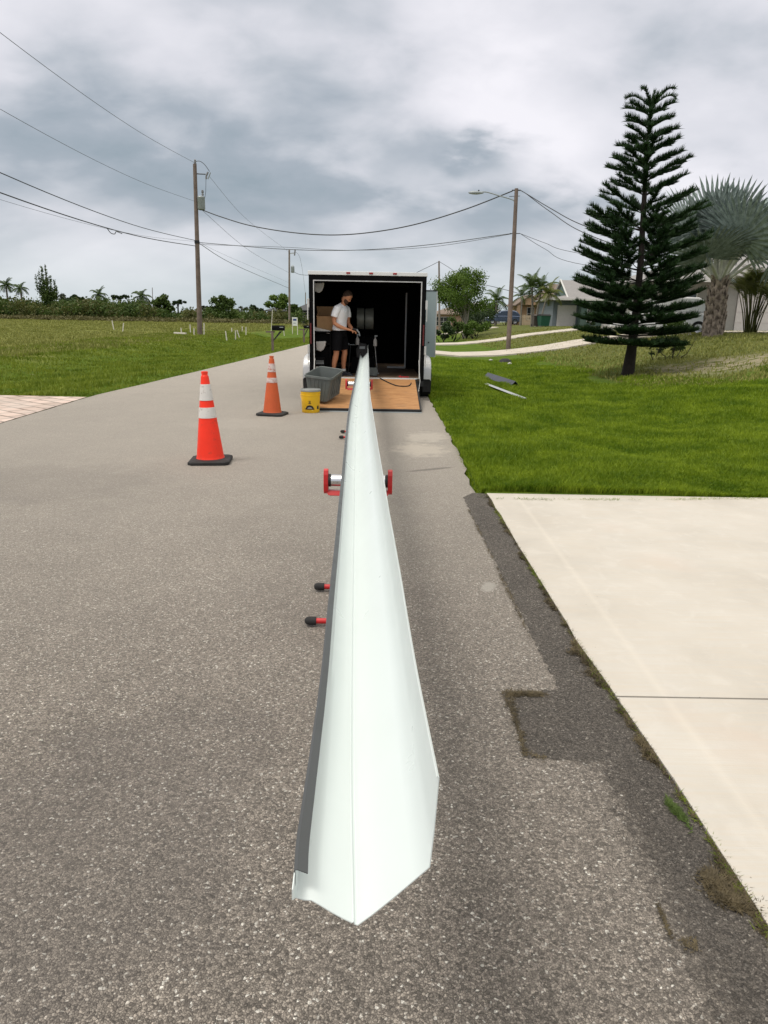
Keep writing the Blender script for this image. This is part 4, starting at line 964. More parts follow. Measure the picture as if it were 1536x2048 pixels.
flesh('tshirt', [[((-.005, 0, .925), .128, .180), ((-.005, 0, .95), .142, .184), ((0, 0, 1.04), .132, .168), ((.0, 0, 1.14), .130, .172), ((.008, 0, 1.24), .140, .192), ((.012, 0, 1.33), .134, .204), ((.018, 0, 1.395), .105, .185), ((.032, 0, 1.435), .074, .10), ((.04, 0, 1.45), .066, .072)],
   [((.015, -.12, 1.38), .075, .070), ((.005, -.195, 1.355), .078, .072), ((-.015, -.225, 1.27), .075, .068), ((-.028, -.23, 1.195), .075, .066)],
   [((.025, .12, 1.38), .075, .070), ((.035, .195, 1.355), .078, .072), ((.05, .225, 1.27), .075, .068), ((.06, .225, 1.195), .075, .066)]], M['tshirt'], .010, 2)
flesh('shorts', [[((0, 0, .97), .128, .165), ((0, 0, .90), .142, .178), ((0, 0, .80), .125, .165)], [((0, -.085, .86), .118, .095), ((.0, -.105, .70), .108, .098), ((.012, -.115, .52), .104, .098)], [((0, .085, .86), .118, .095), ((.04, .11, .70), .108, .098), ((.075, .12, .54), .104, .098)]], M['black_cloth'], .010, 2)
for x, y in ((-.03, -.12), (.09, .13)):
    MB().lathe([(.040, .06), (.045, .10), (.044, .15), (.040, .15)], 14, (x, y, 0)).build('sock', M['sock'], pe, smooth=True)
    m1 = MB(); pr_ = [(-.075, 0), (.215, 0), (.225, .03), (.19, .055), (.10, .075), (.05, .105), (-.055, .105), (-.08, .06)]
    m1.prism([(x + a, y - .045, z) for a, z in pr_], (0, .09, 0)); m1.build('shoe', M['shoe'], pe, bevel=.018)
tl = empty('hand_tool', TW(-.60 + .36, .50 - .18, FZ + .895), TRZ, 'black hand tool with pale tip held at the waist by the man', 'tool')
MB().tube([(-.05, 0, .01), (.03, 0, -.005)], [.020, .024], 10).build('grip', M['black'], tl); MB().tube([(.03, 0, 0), (.08, 0, -.06), (.095, 0, -.12)], [.018, .012, .008], 8).build('tip', M['galv'], tl)

# ------------------------------------------------------------------ gutter offcuts and odd bits on the lawn
def onlawn(px, py):
    z = 0.0
    for _ in range(12):
        p = P(px, py, z=z); z = Hs(p.x, p.y)
    return P(px, py, z=z)
def offcut(pa, pb_, w, h, mt, name, label, tilt=0, kind=0):
    a = onlawn(*pa); b_ = onlawn(*pb_); c_ = (a + b_) / 2; d = b_ - a; l_ = d.length; r = empty(name, tuple(c_ + Vector((0, 0, .03))), math.atan2(d.y, d.x), label, 'metal offcut')
    r.rotation_euler = (tilt, -math.asin(d.z / l_), math.atan2(d.y, d.x)); m1 = MB()
    if kind == 0: pr = [(-w / 2, 0), (0, h), (w / 2, 0), (w / 2 - .006, 0), (0, h - .01), (-w / 2 + .006, 0)]
    else: pr = [(-w / 2, h), (-w / 2, 0), (w / 2, 0), (w / 2, h), (w / 2 - .006, h), (w / 2 - .006, .006), (-w / 2 + .006, .006), (-w / 2 + .006, h)]
    m1.prism([(-l_ / 2, y, z) for y, z in pr], (l_, 0, 0)); m1.build('profile', mt, r); return r
offcut((975, 756), (1030, 775), .24, .13, mat('slate_paint', (.060, .065, .085), .6), 'gutter_offcut', 'dark slate angled metal offcut lying on the lawn behind the pale one')
oc = offcut((972, 772), (1050, 803), .12, .05, mat('grey_white_offcut', (.36, .38, .39), .4), 'gutter_offcut', 'long pale grey gutter offcut lying on the lawn nearest the road', rad(-25))
p = onlawn(1010, 726); bh = MB().lathe([(.0, .17), (.12, .16), (.21, .11), (.26, .04), (.30, .02), (.30, .0), (0, 0)], 20, cap=False, sy=.7).build('black_lump', M['rubber'], None, smooth=True); bh.location = (p.x, p.y, p.z + .01); tag(bh, 'dark rounded rubber lump lying on the grass behind the offcuts', 'debris')
for (a, b_), sc, lb_ in (((981, 724), .09, 'small pale scrap left of the dark lump on the lawn'), ((1019, 731), .085, 'small pale scrap in front of the dark lump on the lawn')):
    p = onlawn(a, b_); o = MB().prism([(-sc, 0, .01), (sc * .9, 0, 0), (sc, 0, .06), (.2 * sc, 0, .09), (-sc * .8, 0, .05)], (0, sc, .01)).build('white_scrap', M['paper'], None, bevel=.01); o.location = tuple(p + Vector((0, 0, .02))); tag(o, lb_, 'debris')

# ------------------------------------------------------------------ plants
def leafquads(name, centres, rad_, n, size, mt, parent, flat=.75, seed=0, elong=1.6):
    """many small leaf faces scattered round the clump centres (k,3) with radii"""
    r_ = np.random.default_rng(seed + 5); centres = np.asarray(centres, float); rad_ = np.asarray(rad_, float)
    w = rad_ ** 2; k_ = r_.choice(len(centres), n, p=w / w.sum())
    d = r_.normal(0, 1, (n, 3)); d /= np.linalg.norm(d, axis=1)[:, None]
    rr_ = rad_[k_] * (r_.uniform(0, 1, n) ** .45) * (1 + .18 * r_.normal(0, 1, n))
    c = centres[k_] + d * rr_[:, None] * np.array([1, 1, flat])
    a = r_.normal(0, 1, (n, 3)); a /= np.linalg.norm(a, axis=1)[:, None]
    b_ = np.cross(a, r_.normal(0, 1, (n, 3))); b_ /= np.linalg.norm(b_, axis=1)[:, None]
    s_ = size * r_.uniform(.6, 1.3, n)[:, None]
    v = np.stack([c - a * s_ * elong / 2, c - b_ * s_ * .5, c + a * s_ * elong / 2, c + b_ * s_ * .5], 1).reshape(-1, 3)
    return npmesh(name, v, 4, mt, parent)
def crown_clumps(n, rx, ry, rz, zc, cr, seed, squash=0):
    r_ = random.Random(seed); out = []; rs = []
    for i in range(n):
        while True:
            x, y, z = r_.uniform(-1, 1), r_.uniform(-1, 1), r_.uniform(-1, 1)
            q_ = x * x + y * y + z * z
            if .12 < q_ < 1: break
        out.append((x * rx, y * ry, zc + z * rz)); rs.append(cr * r_.uniform(.6, 1.25))
    return out, rs
def tree(name, loc, h, rx, mt, label, seed=0, trunk_h=None, nl=2600, size=.22, clumps=22, cat='tree', group=None, tr=.12, bark='bark', rz=None, ry=None, multi=1):
    r = empty(name, loc, random.Random(seed).uniform(0, 6), label, cat, group)
    th = h * .35 if trunk_h is None else trunk_h
    rz_ = (h - th) / 2 if rz is None else rz; zc = h - rz_ * 1.0
    cs, rs = crown_clumps(clumps, rx, ry or rx, rz_ * .85, zc, min(rx, rz_) * .42, seed)
    leafquads('crown', cs, rs, nl, size, mt, r, seed=seed)
    tb = MB(); rr_ = random.Random(seed + 3)
    if th > .05 or multi > 1:
        for m_ in range(multi):
            ox, oy = (0, 0) if multi == 1 else (rr_.uniform(-.25, .25), rr_.uniform(-.25, .25))
            top = Vector((ox * 3 + rr_.uniform(-.1, .1) * rx, oy * 3, zc))
            tb.tube([(ox, oy, -.15), (ox * 1.2, oy * 1.2, th * .5), (ox * 1.8, oy * 1.8, th), tuple(top)], [tr * 1.25, tr, tr * .8, tr * .25], 8)
        for i in range(0, len(cs), 2 if len(cs) < 60 else 4):
            c_ = Vector(cs[i]); st = Vector((0, 0, th * rr_.uniform(.7, 1.15))); mid = st.lerp(c_, .5) + Vector((0, 0, .12 * rx)); tb.tube([st, mid, c_], [tr * .45, tr * .28, tr * .08], 5)
        tb.build('trunk', M[bark], r, smooth=True)
    return r
def palm(name, loc, h, fl, nf, mt, label, seed=0, group=None, droop=1.0, tr=.11, bark='bark_pale', lean=(0, 0), cat='palm tree', leaflets=26):
    r_ = random.Random(seed); r = empty(name, loc, 0, label, cat, group)
    top = Vector((lean[0], lean[1], h))
    MB().tube([(0, 0, -.2), (lean[0] * .15, lean[1] * .15, h * .35), (lean[0] * .5, lean[1] * .5, h * .7), tuple(top)], [tr * 1.35, tr, tr * .85, tr * .7], 10).build('trunk', M[bark], r, smooth=True)
    V_ = []; 
    for i in range(nf):
        az = 2 * PI * i / nf * 2.618 + r_.uniform(-.3, .3); el = rad(80) - (i / nf) * rad(95); L_ = fl * r_.uniform(.8, 1.1)
        d0 = Vector((math.cos(az) * math.cos(el), math.sin(az) * math.cos(el), math.sin(el))); side = Vector((-math.sin(az), math.cos(az), 0))
        pts = []; p_ = top.copy(); d_ = d0.copy(); ns_ = leaflets
        for k_ in range(ns_ + 1):
            pts.append(p_.copy()); p_ = p_ + d_ * (L_ / ns_); d_ = (d_ + Vector((0, 0, -1)) * droop * 1.9 / ns_ * (.4 + k_ / ns_)).normalized()
        for k_ in range(2, ns_):
            t = k_ / ns_; ll = L_ * .34 * math.sin(PI * min(1, t * .93 + .1)) ** .7; dd = (pts[k_] - pts[k_ - 1]).normalized()
            for s_ in (-1, 1):
                tip = pts[k_] + (side * s_ * .75 + dd * .55 + Vector((0, 0, -.35 * droop))) * ll; w_ = dd * (L_ / ns_ * .50)
                V_ += [pts[k_] - w_, pts[k_] + w_, tip]
        for k_ in range(ns_):
            w_ = side * (.014 * L_ * (1 - k_ / ns_) + .004); V_ += [pts[k_] - w_, pts[k_] + w_, pts[k_ + 1]]
    npmesh('crown', np.array([tuple(v) for v in V_]), 3, mt, r)
    return r

# --- the tall conifer: whorls of upturned branches set with long needles
PY = 20.0
ptr = [P(a, b_, Y=PY) for a, b_ in ((1256, 756), (1263, 700), (1272, 620), (1281, 530), (1286, 440), (1290, 370), (1293, 310), (1297, 260), (1303, 210), (1307, 188))]
base = Vector((ptr[0].x, PY, Hs(ptr[0].x, PY)))
nfk = empty('pine_tree', tuple(base), 0, 'tall dark green conifer with tiers of upturned branches on the right lawn', 'tree')
tp = [p - base for p in ptr]; tp[0].z = -.1
tlen = len(tp); MB().tube([tp[0] + Vector((-.03, 0, 0))] + tp[1:], [.19, .14, .10, .085, .072, .06, .045, .032, .02, .01], 12).build('trunk', M['bark'], nfk, smooth=True)
def trunk_at(z):
    for a, b_ in zip(tp[:-1], tp[1:]):
        if a.z <= z <= b_.z: return a.lerp(b_, (z - a.z) / (b_.z - a.z))
    return tp[-1].copy()
prof_px = [(205, 46), (225, 42), (262, 48), (300, 55), (335, 68), (375, 80), (412, 84), (432, 108), (465, 113), (490, 116), (520, 120), (560, 123), (600, 125), (640, 125), (670, 122), (692, 108), (712, 76)]
zs_ = [(P(1290, py, Y=PY).z - base.z) for py, _ in prof_px]; ws_ = [w_ / 1400 * 19.7 for _, w_ in prof_px]
def wid(z): return float(np.interp(z, zs_[::-1], ws_[::-1]))
needles = []; wood = MB()
rp_ = random.Random(4)
def brush(pts, nl_, dens_, up_=.65):
    """needles along a polyline, swept forward and curving upward"""
    for a, b_ in zip(pts[:-1], pts[1:]):
        seg = b_ - a; l_ = seg.length; d = seg.normalized(); n = max(1, int(l_ * dens_))
        s1_ = d.cross(Vector((0, 0, 1)));
        if s1_.length < .1: s1_ = Vector((1, 0, 0))
        s1_.normalize(); s2_ = s1_.cross(d)
        for i in range(n):
            p_ = a + seg * ((i + rp_.random()) / n); q_ = rp_.uniform(-PI, PI); rad_d = s1_ * math.cos(q_) + s2_ * math.sin(q_)
            v_ = (rad_d * .60 + d * .50 + Vector((0, 0, up_ * .75))).normalized() * nl_ * rp_.uniform(.75, 1.15)
            wv = v_.cross(Vector((rp_.uniform(-1, 1), rp_.uniform(-1, 1), rp_.uniform(-1, 1)))).normalized() * .0100
            needles.extend((p_ - wv, p_ + wv, p_ + v_))
z = zs_[-2] + .02; ztop = tp[-1].z; wi = 0
zk_ = [-(P(1290, py, Y=PY).z - base.z) for py in (300, 375, 412, 435, 500, 600, 660, 712)]
while z < ztop - .25:
    w_ = wid(z); t = trunk_at(z); upper = z > zs_[7] + .04
    nb = 8 if not upper else 6
    if z < zs_[-5]: nb = 9; ph0 = rp_.uniform(0, 6)
    for k_ in range(nb):
        az = ph0 + 2 * PI * k_ / nb + rp_.uniform(-.22, .22); L_ = w_ * rp_.uniform(.80, 1.04); zz_ = z + rp_.uniform(-.045, .045); t = trunk_at(max(zz_, .3))
        o = Vector((math.cos(az), math.sin(az), 0)); rise = .42 if upper else .20
        if z < zs_[-4]: rise = -.02
        pts = []; ns_ = 9
        for j in range(ns_ + 1):
            f_ = j / ns_
            ca_ = float(np.interp(-z, zk_, [.75, .62, .46, .22, .12, .06, .0, -.07])); cb_ = float(np.interp(-z, zk_, [-.33, -.18, .0, .16, .22, .20, .14, .06]))
            zz = ca_ * f_ + cb_ * f_ * f_
            pts.append(t + o * (L_ * f_) + Vector((0, 0, L_ * zz)))
        wood.tube(pts, [.016 * (1 - .7 * j / ns_) for j in range(ns_ + 1)], 4, cap=False)
        brush(pts[(1 if upper else 3):], (.175 if upper else .155), 430 if upper else 360)
        if not upper or L_ > .7:
            nsb = 3 if not upper else 1
            for q_ in range(nsb):
                for s_ in (-1, 1):
                    f_ = .34 + .54 * (q_ + rp_.random() * .6) / nsb; j = f_ * ns_; a = pts[int(j)].lerp(pts[min(ns_, int(j) + 1)], j % 1); lb = L_ * (.46 - .26 * f_) * rp_.uniform(.8, 1.15)
                    sd_ = Vector((-o.y, o.x, 0)) * s_; dd = (o * .80 + sd_ * .62).normalized()
                    sp_ = [a + dd * (lb * u_) + Vector((0, 0, lb * (.05 * u_ + .20 * u_ * u_))) for u_ in (0, .25, .5, .75, 1)]
                    wood.tube(sp_, [.008, .007, .006, .005, .004], 3, cap=False); brush(sp_, .14, 320)
    z += (.26 if z < zs_[-5] else   .335 if not upper else .32) * rp_.uniform(.88, 1.12)
    if abs(z - zs_[7] - .10) < .12: z += .10
# leader and its top whorl
tz = trunk_at(ztop - .32)
for k_ in range(5):
    az = 2 * PI * k_ / 5 + .2; o = Vector((math.cos(az), math.sin(az), 0)); pts = [tz + o * (.66 * f_) + Vector((0, 0, .62 * f_ - .34 * f_ * f_ * f_)) for f_ in np.linspace(0, 1, 8)]; wood.tube(pts, .008, 4); brush(pts, .13, 330)
brush([tp[-3], tp[-2], tp[-1] + Vector((.02, 0, .05))], .12, 330, 1.0)
npmesh('needles', np.array([tuple(v) for v in needles]), 3, M['pine'], nfk)
wood.build('branches', M['bark'], nfk)

# --- silver fan palm behind it
pb_ = P(1425, 668, Y=30); pbz = Hs(pb_.x, 30)
bp = empty('fan_palm', (pb_.x, 30, pbz), 0, 'stout fan palm with silvery blue leaves and a booted trunk behind the conifer', 'palm tree')
tk = MB(); prof = [(.40, -.1), (.39, .3), (.36, .8), (.33, 1.3), (.29, 1.7), (.25, 2.0), (.2, 2.25)]; tk.lathe(prof, 18)
rp_ = random.Random(9)
for lvl in range(11):
    z = .10 + lvl * .19 + .03 * rp_.random(); R_ = float(np.interp(z, [p_[1] for p_ in prof], [p_[0] for p_ in prof]))
    for k_ in range(5):
        az = lvl * .63 + 2 * PI * k_ / 5 + rp_.uniform(-.12, .12); c_ = Vector((math.cos(az) * R_ * .93, math.sin(az) * R_ * .93, z)); o = Vector((math.cos(az), math.sin(az), 0)); sd_ = Vector((-o.y, o.x, 0)); hh = .30 + .12 * rp_.random()
        out = .02 + .22 * rp_.random() * (z / 2.0)
        for s_ in (-1, 1):
            tk.hexa([c_ - sd_ * .10, c_ + sd_ * .10, c_ + sd_ * .10 + o * .05, c_ - sd_ * .10 + o * .05], [c_ + sd_ * (.13 * s_ - .035) + o * out + Vector((0, 0, hh)), c_ + sd_ * (.09 * s_ + .035) + o * out + Vector((0, 0, hh)), c_ + sd_ * (.09 * s_ + .035) + o * (out + .03) + Vector((0, 0, hh)), c_ + sd_ * (.09 * s_ - .035) + o * (out + .03) + Vector((0, 0, hh))])
tk.build('trunk', M['palm_boot'], bp)
r5 = random.Random(21)
def fan(parent, az, el, pl, R_, twist):
    o = Vector((math.cos(az) * math.cos(el), math.sin(az) * math.cos(el), math.sin(el))); b0 = Vector((math.cos(az) * .14, math.sin(az) * .14, 2.15))
    mid = b0 + o * pl * .5 + Vector((0, 0, .08)); hub = b0 + o * pl; 
    st = MB().tube([b0, mid, hub], [.075, .050, .032], 8)
    side = o.cross(Vector((0, 0, 1))).normalized(); nrm = side.cross(o).normalized()
    side = (side * math.cos(twist) + nrm * math.sin(twist)).normalized(); nrm = side.cross(o).normalized()
    V_ = []; I_ = []; ns_ = 38; span = rad(285)
    for i in range(ns_):
        a = -span / 2 + span * (i + .5) / ns_; da = span / ns_ / 2 * .96; ln = R_ * (1 - .18 * abs(a / (span / 2)) ** 2) * r5.uniform(.93, 1.05)
        def pt(ang, rr_, lift): return hub + (o * math.cos(ang) + side * math.sin(ang)) * rr_ + nrm * lift
        cup = lambda rr_: .10 * rr_ * rr_ / R_ - .34 * max(0, rr_ / R_ - .6) ** 2 * R_ * (1 + .6 * abs(a))
        fold = .055 * (1 if i % 2 else -1)
        L0 = [pt(a - da, .04, 0), pt(a + da, .04, 0)]; m_ = .52 * ln
        A = pt(a - da, m_, cup(m_)); B = pt(a + da, m_, cup(m_)); C_ = pt(a, m_, cup(m_) + fold); T = pt(a, ln, cup(ln)); q_ = .78 * ln
        A2 = pt(a - da * .62, q_, cup(q_)); B2 = pt(a + da * .62, q_, cup(q_)); C2 = pt(a, q_, cup(q_) + fold * .8)
        b = len(V_); V_ += [L0[0], L0[1], A, C_, B, A2, C2, B2, T]
        I_ += [(b, b + 3, b + 2), (b, b + 1, b + 3), (b + 1, b + 4, b + 3), (b + 2, b + 3, b + 5), (b + 3, b + 6, b + 5), (b + 3, b + 4, b + 7), (b + 3, b + 7, b + 6), (b + 5, b + 6, b + 8), (b + 6, b + 7, b + 8)]
    lf_ = npmesh('frond', np.array([tuple(v) for v in V_]), 3, M['bismarck'], parent, idx=np.array(I_))
    st.build('stalk', M['petiole'], lf_, smooth=True)
for i in range(21):
    t = i / 21; az = i * 2.39996; el = rad(88) - rad(70) * t ** 1.05; fan(bp, az, el, 1.75 + .5 * r5.random(), 1.85 * r5.uniform(.88, 1.08), r5.uniform(-.45, .45) + (PI / 2 if i % 3 == 0 else 0) * .5)
# --- clumping palms by the garage
def clump_palm(loc, h, n, label, seed, sp=.5, fl=1.3, mt='frond_yellow', group=None):
    r_ = random.Random(seed); r = empty('clumping_palm', loc, 0, label, 'palm', group); V_ = []; st = MB()
    for i in range(n):
        az = r_.uniform(0, 2 * PI); o = Vector((math.cos(az), math.sin(az), 0)); b0 = o * r_.uniform(.02, .22) * sp * 2; hh = h * r_.uniform(.45, .80); tp_ = b0 + o * sp * r_.uniform(.1, .8) + Vector((0, 0, hh)); st.tube([b0, b0.lerp(tp_, .5) - o * .05, tp_], [.03, .024, .014], 5)
        for k_ in range(6):
            a2 = az + r_.uniform(-1.6, 1.6); d_ = Vector((math.cos(a2) * .5, math.sin(a2) * .5, .9)).normalized(); sd_ = Vector((-math.sin(a2), math.cos(a2), 0)); p_ = tp_.copy(); m_ = 18; L_ = fl * r_.uniform(.7, 1.1)
            for q_ in range(m_):
                pn = p_ + d_ * L_ / m_; ll = L_ * .26 * math.sin(PI * min(1, q_ / m_ + .12)) ** .8
                for s_ in (-1, 1): V_ += [p_, p_ + (pn - p_) * .55, p_ + (sd_ * s_ * .7 + d_ * .6 + Vector((0, 0, -.15))) * ll]
                V_ += [p_ - sd_ * .006, p_ + sd_ * .006, pn]; p_ = pn; d_ = (d_ + Vector((0, 0, -.085))).normalized()
    npmesh('fronds', np.array([tuple(v) for v in V_]), 3, M[mt], r); st.build('canes', M['leaf_olive'], r)
    return r
def ghit(px, py, z0=0.0):
    """where the ground seen at that pixel is, walking the terrain"""
    d = P(px, py, Y=1.0) - Vector((0, 0, CAMH)); 
    for t in np.arange(5, 400, .25):
        q_ = Vector((0, 0, CAMH)) + d * float(t)
        if q_.z <= Hs(q_.x, q_.y): return Vector((q_.x, q_.y, Hs(q_.x, q_.y)))
    return Vector((q_.x, q_.y, Hs(q_.x, q_.y)))
def at(px, Y): 
    p_ = P(px, 660, Y=Y); return (p_.x, Y, Hs(p_.x, Y))
clump_palm(at(1500, 33), 3.0, 30, 'green clumping palm with many canes in front of the white garage door', 3, .62, 1.35)
clump_palm(at(1552, 31), 2.2, 14, 'clumping palm partly cut by the right edge of the photo', 5, .4, 1.1)
ws = at(1352, 22.5); tree('shrub', ws, 1.25, .48, M['leaf_mid'], 'thin wispy shrub under the right side of the conifer', 31, .15, 1500, .045, 12, 'shrub', tr=.015, multi=4)
tree('shrub', at(1318, 23), .85, .35, M['leaf_dark'], 'small dark bush at the foot of the conifer on its right', 32, .1, 900, .04, 8, 'shrub', tr=.012, multi=3)

# --- right side background trees
tl_ = at(926, 62); tree('feathery_tree', tl_, 5.7, 2.45, M['leaf'], 'large loose bright green tree beside the trailer side door', 47, 1.9, 15000, .10, 46, tr=.11, bark='bark_pale', multi=3)
for px, Y, h, rx, mt, lb in ((885, 56, 1.5, .8, 'leaf_dark', 'dark rounded shrub next to the open side door'), (905, 57, 1.9, .9, 'leaf_mid', 'mid green shrub below the left of the feathery tree'), (952, 58, 1.7, 1.0, 'leaf', 'light green shrub below the right of the feathery tree'),
                            (932, 60, 1.5, .7, 'leaf_mid', 'low shrub against the trunks of the feathery tree'), (967, 72, 2.5, 1.8, 'leaf_dark', 'dark green mass of foliage behind the front of the blue car'), (945, 66, 3.0, 1.5, 'leaf_dark', 'dark bush hanging behind the feathery tree trunks'),
                            (1010, 96, 3.4, 3.6, 'leaf_mid', 'long green hedge behind the roof of the blue car'), (975, 95, 3.6, 2.6, 'leaf_mid', 'rounded hedge end left of the blue car roof')):
    tree('shrub', at(px, Y), h, rx, M[mt], lb, int(px), .2, 1700, .10, 14, 'shrub', tr=.04, multi=3)
palm('palm_tree', at(990, 92), 2.9, 2.3, 16, M['frond'], 'single drooping palm rising behind the blue car', 5, droop=1.3, tr=.14, leaflets=20)
palm('palm_tree', at(1063, 73), 3.7, 2.1, 16, M['frond'], 'left tall palm of the trio in front of the tan house', 6, lean=(-.25, 0), tr=.12, leaflets=20)
palm('palm_tree', at(1071, 72), 3.6, 2.0, 16, M['frond'], 'middle palm of the trio in front of the tan house', 7, lean=(.3, 0), tr=.12, leaflets=20)
palm('palm_tree', at(1080, 71), 3.0, 1.9, 14, M['frond_yellow'], 'lowest yellowish palm of the trio beside the green bin', 8, lean=(.55, 0), tr=.09, leaflets=20, droop=1.4)
palm('palm_tree', at(1040, 84), 3.2, 1.9, 12, M['frond'], 'palm half hidden behind the lamp pole', 9, tr=.11, leaflets=18)

# --- houses on the right
def win(parent, x0, x1, y, z0, z1, frame='fascia'):
    f_ = MB(); t = .06
    f_.box(x0 - t, x0, y - .05, y + .02, z0 - t, z1 + t); f_.box(x1, x1 + t, y - .05, y + .02, z0 - t, z1 + t); f_.box(x0, x1, y - .05, y + .02, z0 - t, z0); f_.box(x0, x1, y - .05, y + .02, z1, z1 + t); f_.box((x0 + x1) / 2 - .02, (x0 + x1) / 2 + .02, y - .04, y + .01, z0, z1); f_.box(x0, x1, y - .035, y + .01, (z0 + z1) / 2 - .02, (z0 + z1) / 2 + .02)
    w_ = f_.build('window', M[frame], parent); MB().box(x0, x1, y - .02, y + .0, z0, z1).build('pane', M['glass'], w_)
def garage(parent, x0, x1, y, z0, z1):
    f_ = MB(); n = 4
    for i in range(n): a = z0 + (z1 - z0) * i / n; b_ = z0 + (z1 - z0) * (i + 1) / n - .035; f_.box(x0, x1, y - .05, y + .02, a, b_)
    f_.box(x0, x1, y - .015, y + .025, z0, z1); return f_.build('garage_door', M['garage'], parent)
def gable_roof(mb, x0, x1, y0, y1, ze, zr, axis='x', ov=.35, th=.12):
    """ridge along axis"""
    if axis == 'x':
        ym = (y0 + y1) / 2; pts = [(x0 - ov, y0 - ov, ze - ov * .3), (x0 - ov, ym, zr), (x0 - ov, y1 + ov, ze - ov * .3), (x0 - ov, y1 + ov, ze - ov * .3 - th), (x0 - ov, ym, zr - th), (x0 - ov, y0 - ov, ze - ov * .3 - th)]
        mb.prism(pts, (x1 - x0 + 2 * ov, 0, 0))
    else:
        xm = (x0 + x1) / 2; pts = [(x0 - ov, y0 - ov, ze - ov * .3), (xm, y0 - ov, zr), (x1 + ov, y0 - ov, ze - ov * .3), (x1 + ov, y0 - ov, ze - ov * .3 - th), (xm, y0 - ov, zr - th), (x0 - ov, y0 - ov, ze - ov * .3 - th)]
        mb.prism(pts, (0, y1 - y0 + 2 * ov, 0))
def hip_roof(mb, x0, x1, y0, y1, ze, zr, ov=.4, inset=None, th=.14):
    i_ = (y1 - y0) / 2 if inset is None else inset; ym = (y0 + y1) / 2
    v = [(x0 - ov, y0 - ov, ze), (x1 + ov, y0 - ov, ze), (x1 + ov, y1 + ov, ze), (x0 - ov, y1 + ov, ze), (x0 + i_, ym, zr), (x1 - i_, ym, zr)] + [(x0 - ov, y0 - ov, ze - th), (x1 + ov, y0 - ov, ze - th), (x1 + ov, y1 + ov, ze - th), (x0 - ov, y1 + ov, ze - th)]
    mb.add(v, [(0, 1, 5, 4), (1, 2, 5), (2, 3, 4, 5), (3, 0, 4), (0, 6, 7, 1), (1, 7, 8, 2), (2, 8, 9, 3), (3, 9, 6, 0), (6, 9, 8, 7)])
def gable_wall(mb, x0, x1, y, ze, zr, t=.1): mb.prism([(x0, y, ze), (x1, y, ze), ((x0 + x1) / 2, y, zr)], (0, t, 0))
# green house
hl = at(1103, 76); hx0 = hl[0]
gh = empty('green_house', hl, 0, 'pale green bungalow with white garage door and grey roof left of the conifer', 'house')
MB().box(0, 1.7 + .9, 0, 8, -.4, 2.55).build('garage_wall', M['stucco_slate'], gh); MB().box(2.61, 12.5, -1.2, 8, -.4, 2.75).build('wall', M['stucco_green'], gh)
MB().box(-.02, 2.6, 0.0 - .01, .03, 2.2, 2.56).build('fascia_board', M['stucco_slate'], gh)
garage(gh, .45, 2.40, -.02, 0, 2.12)
rf_ = MB(); hip_roof(rf_, 0, 13, -1.4, 8, 2.72, 3.75, .45, 4.2); rf_.build('roof', M['roof_grey'], gh)
rf_ = MB(); gable_roof(rf_, 1.5, 12.2, -.6, 6.2, 2.95, 4.75, 'x', .25); rf_.build('upper_roof', M['roof_grey'], gh)
rf_ = MB(); rf_.prism([(1.42, -.5, 2.8), (1.42, 6.1, 2.8), (1.42, 2.8, 4.55)], (.08, 0, 0)); rf_.build('gable', M['stucco_green'], gh)
rf_ = MB(); rf_.tube([(1.22, -.95, 2.82), (1.22, 2.8, 4.78)], .09, 4); rf_.tube([(1.22, 2.8, 4.78), (1.22, 6.5, 2.85)], .09, 4); rf_.build('gable_trim', M['fascia'], gh)
rf_ = MB(); rf_.box(-.5, 13.4, -1.88, -1.84, 2.56, 2.72); rf_.build('eave_trim', M['fascia'], gh)
win(gh, 4.6, 5.6, -1.22, .8, 2.3); win(gh, 3.3, 3.7, -1.22, .5, 2.35); win(gh, 8.6, 10.2, -1.22, .8, 2.2)
tree('shrub', (hx0 + 3.4, 73.8, Hs(hx0 + 3.4, 73.8)), 1.05, .8, M['leaf_dark'], 'dark shrub right of the white garage door of the green house', 71, .1, 900, .08, 9, 'shrub', tr=.03)
tree('shrub', (hx0 + 5.0, 73.6, Hs(hx0 + 5, 73.6)), 1.2, .9, M['leaf_mid'], 'leafy shrub under the window of the green house', 72, .1, 1000, .08, 9, 'shrub', tr=.03)
tree('shrub', (hx0 + 6.4, 73.4, Hs(hx0 + 6.4, 73.4)), 1.6, .6, M['leaf_dark'], 'taller dark shrub at the right of the green house window', 73, .1, 800, .08, 9, 'shrub', tr=.03)
# brown-roofed house behind it
hb_ = at(1103, 100); bh_ = empty('brown_roof_house', hb_, 0, 'house with broad brown gabled roof rising behind the green house', 'house')
MB().box(0, 16, 0, 9, -.4, 2.9).build('wall', M['stucco_tan'], bh_); rf_ = MB(); gable_roof(rf_, .5, 16, .5, 9, 3.4, 5.6, 'x', .5); rf_.build('roof', M['roof_tan'], bh_)
rf_ = MB(); gable_roof(rf_, -1.2, 4, -.5, 6, 2.9, 4.6, 'x', .4); rf_.build('lower_roof', M['roof_tan'], bh_); rf_ = MB(); rf_.prism([(.3, .6, 3.1), (.3, 8.9, 3.1), (.3, 4.75, 5.4)], (.1, 0, 0)); rf_.build('gable', M['stucco_tan'], bh_)
rf_ = MB(); rf_.tube([(-.05, .1, 3.2), (-.05, 4.75, 5.62)], .10, 4); rf_.build('gable_trim', M['fascia'], bh_)
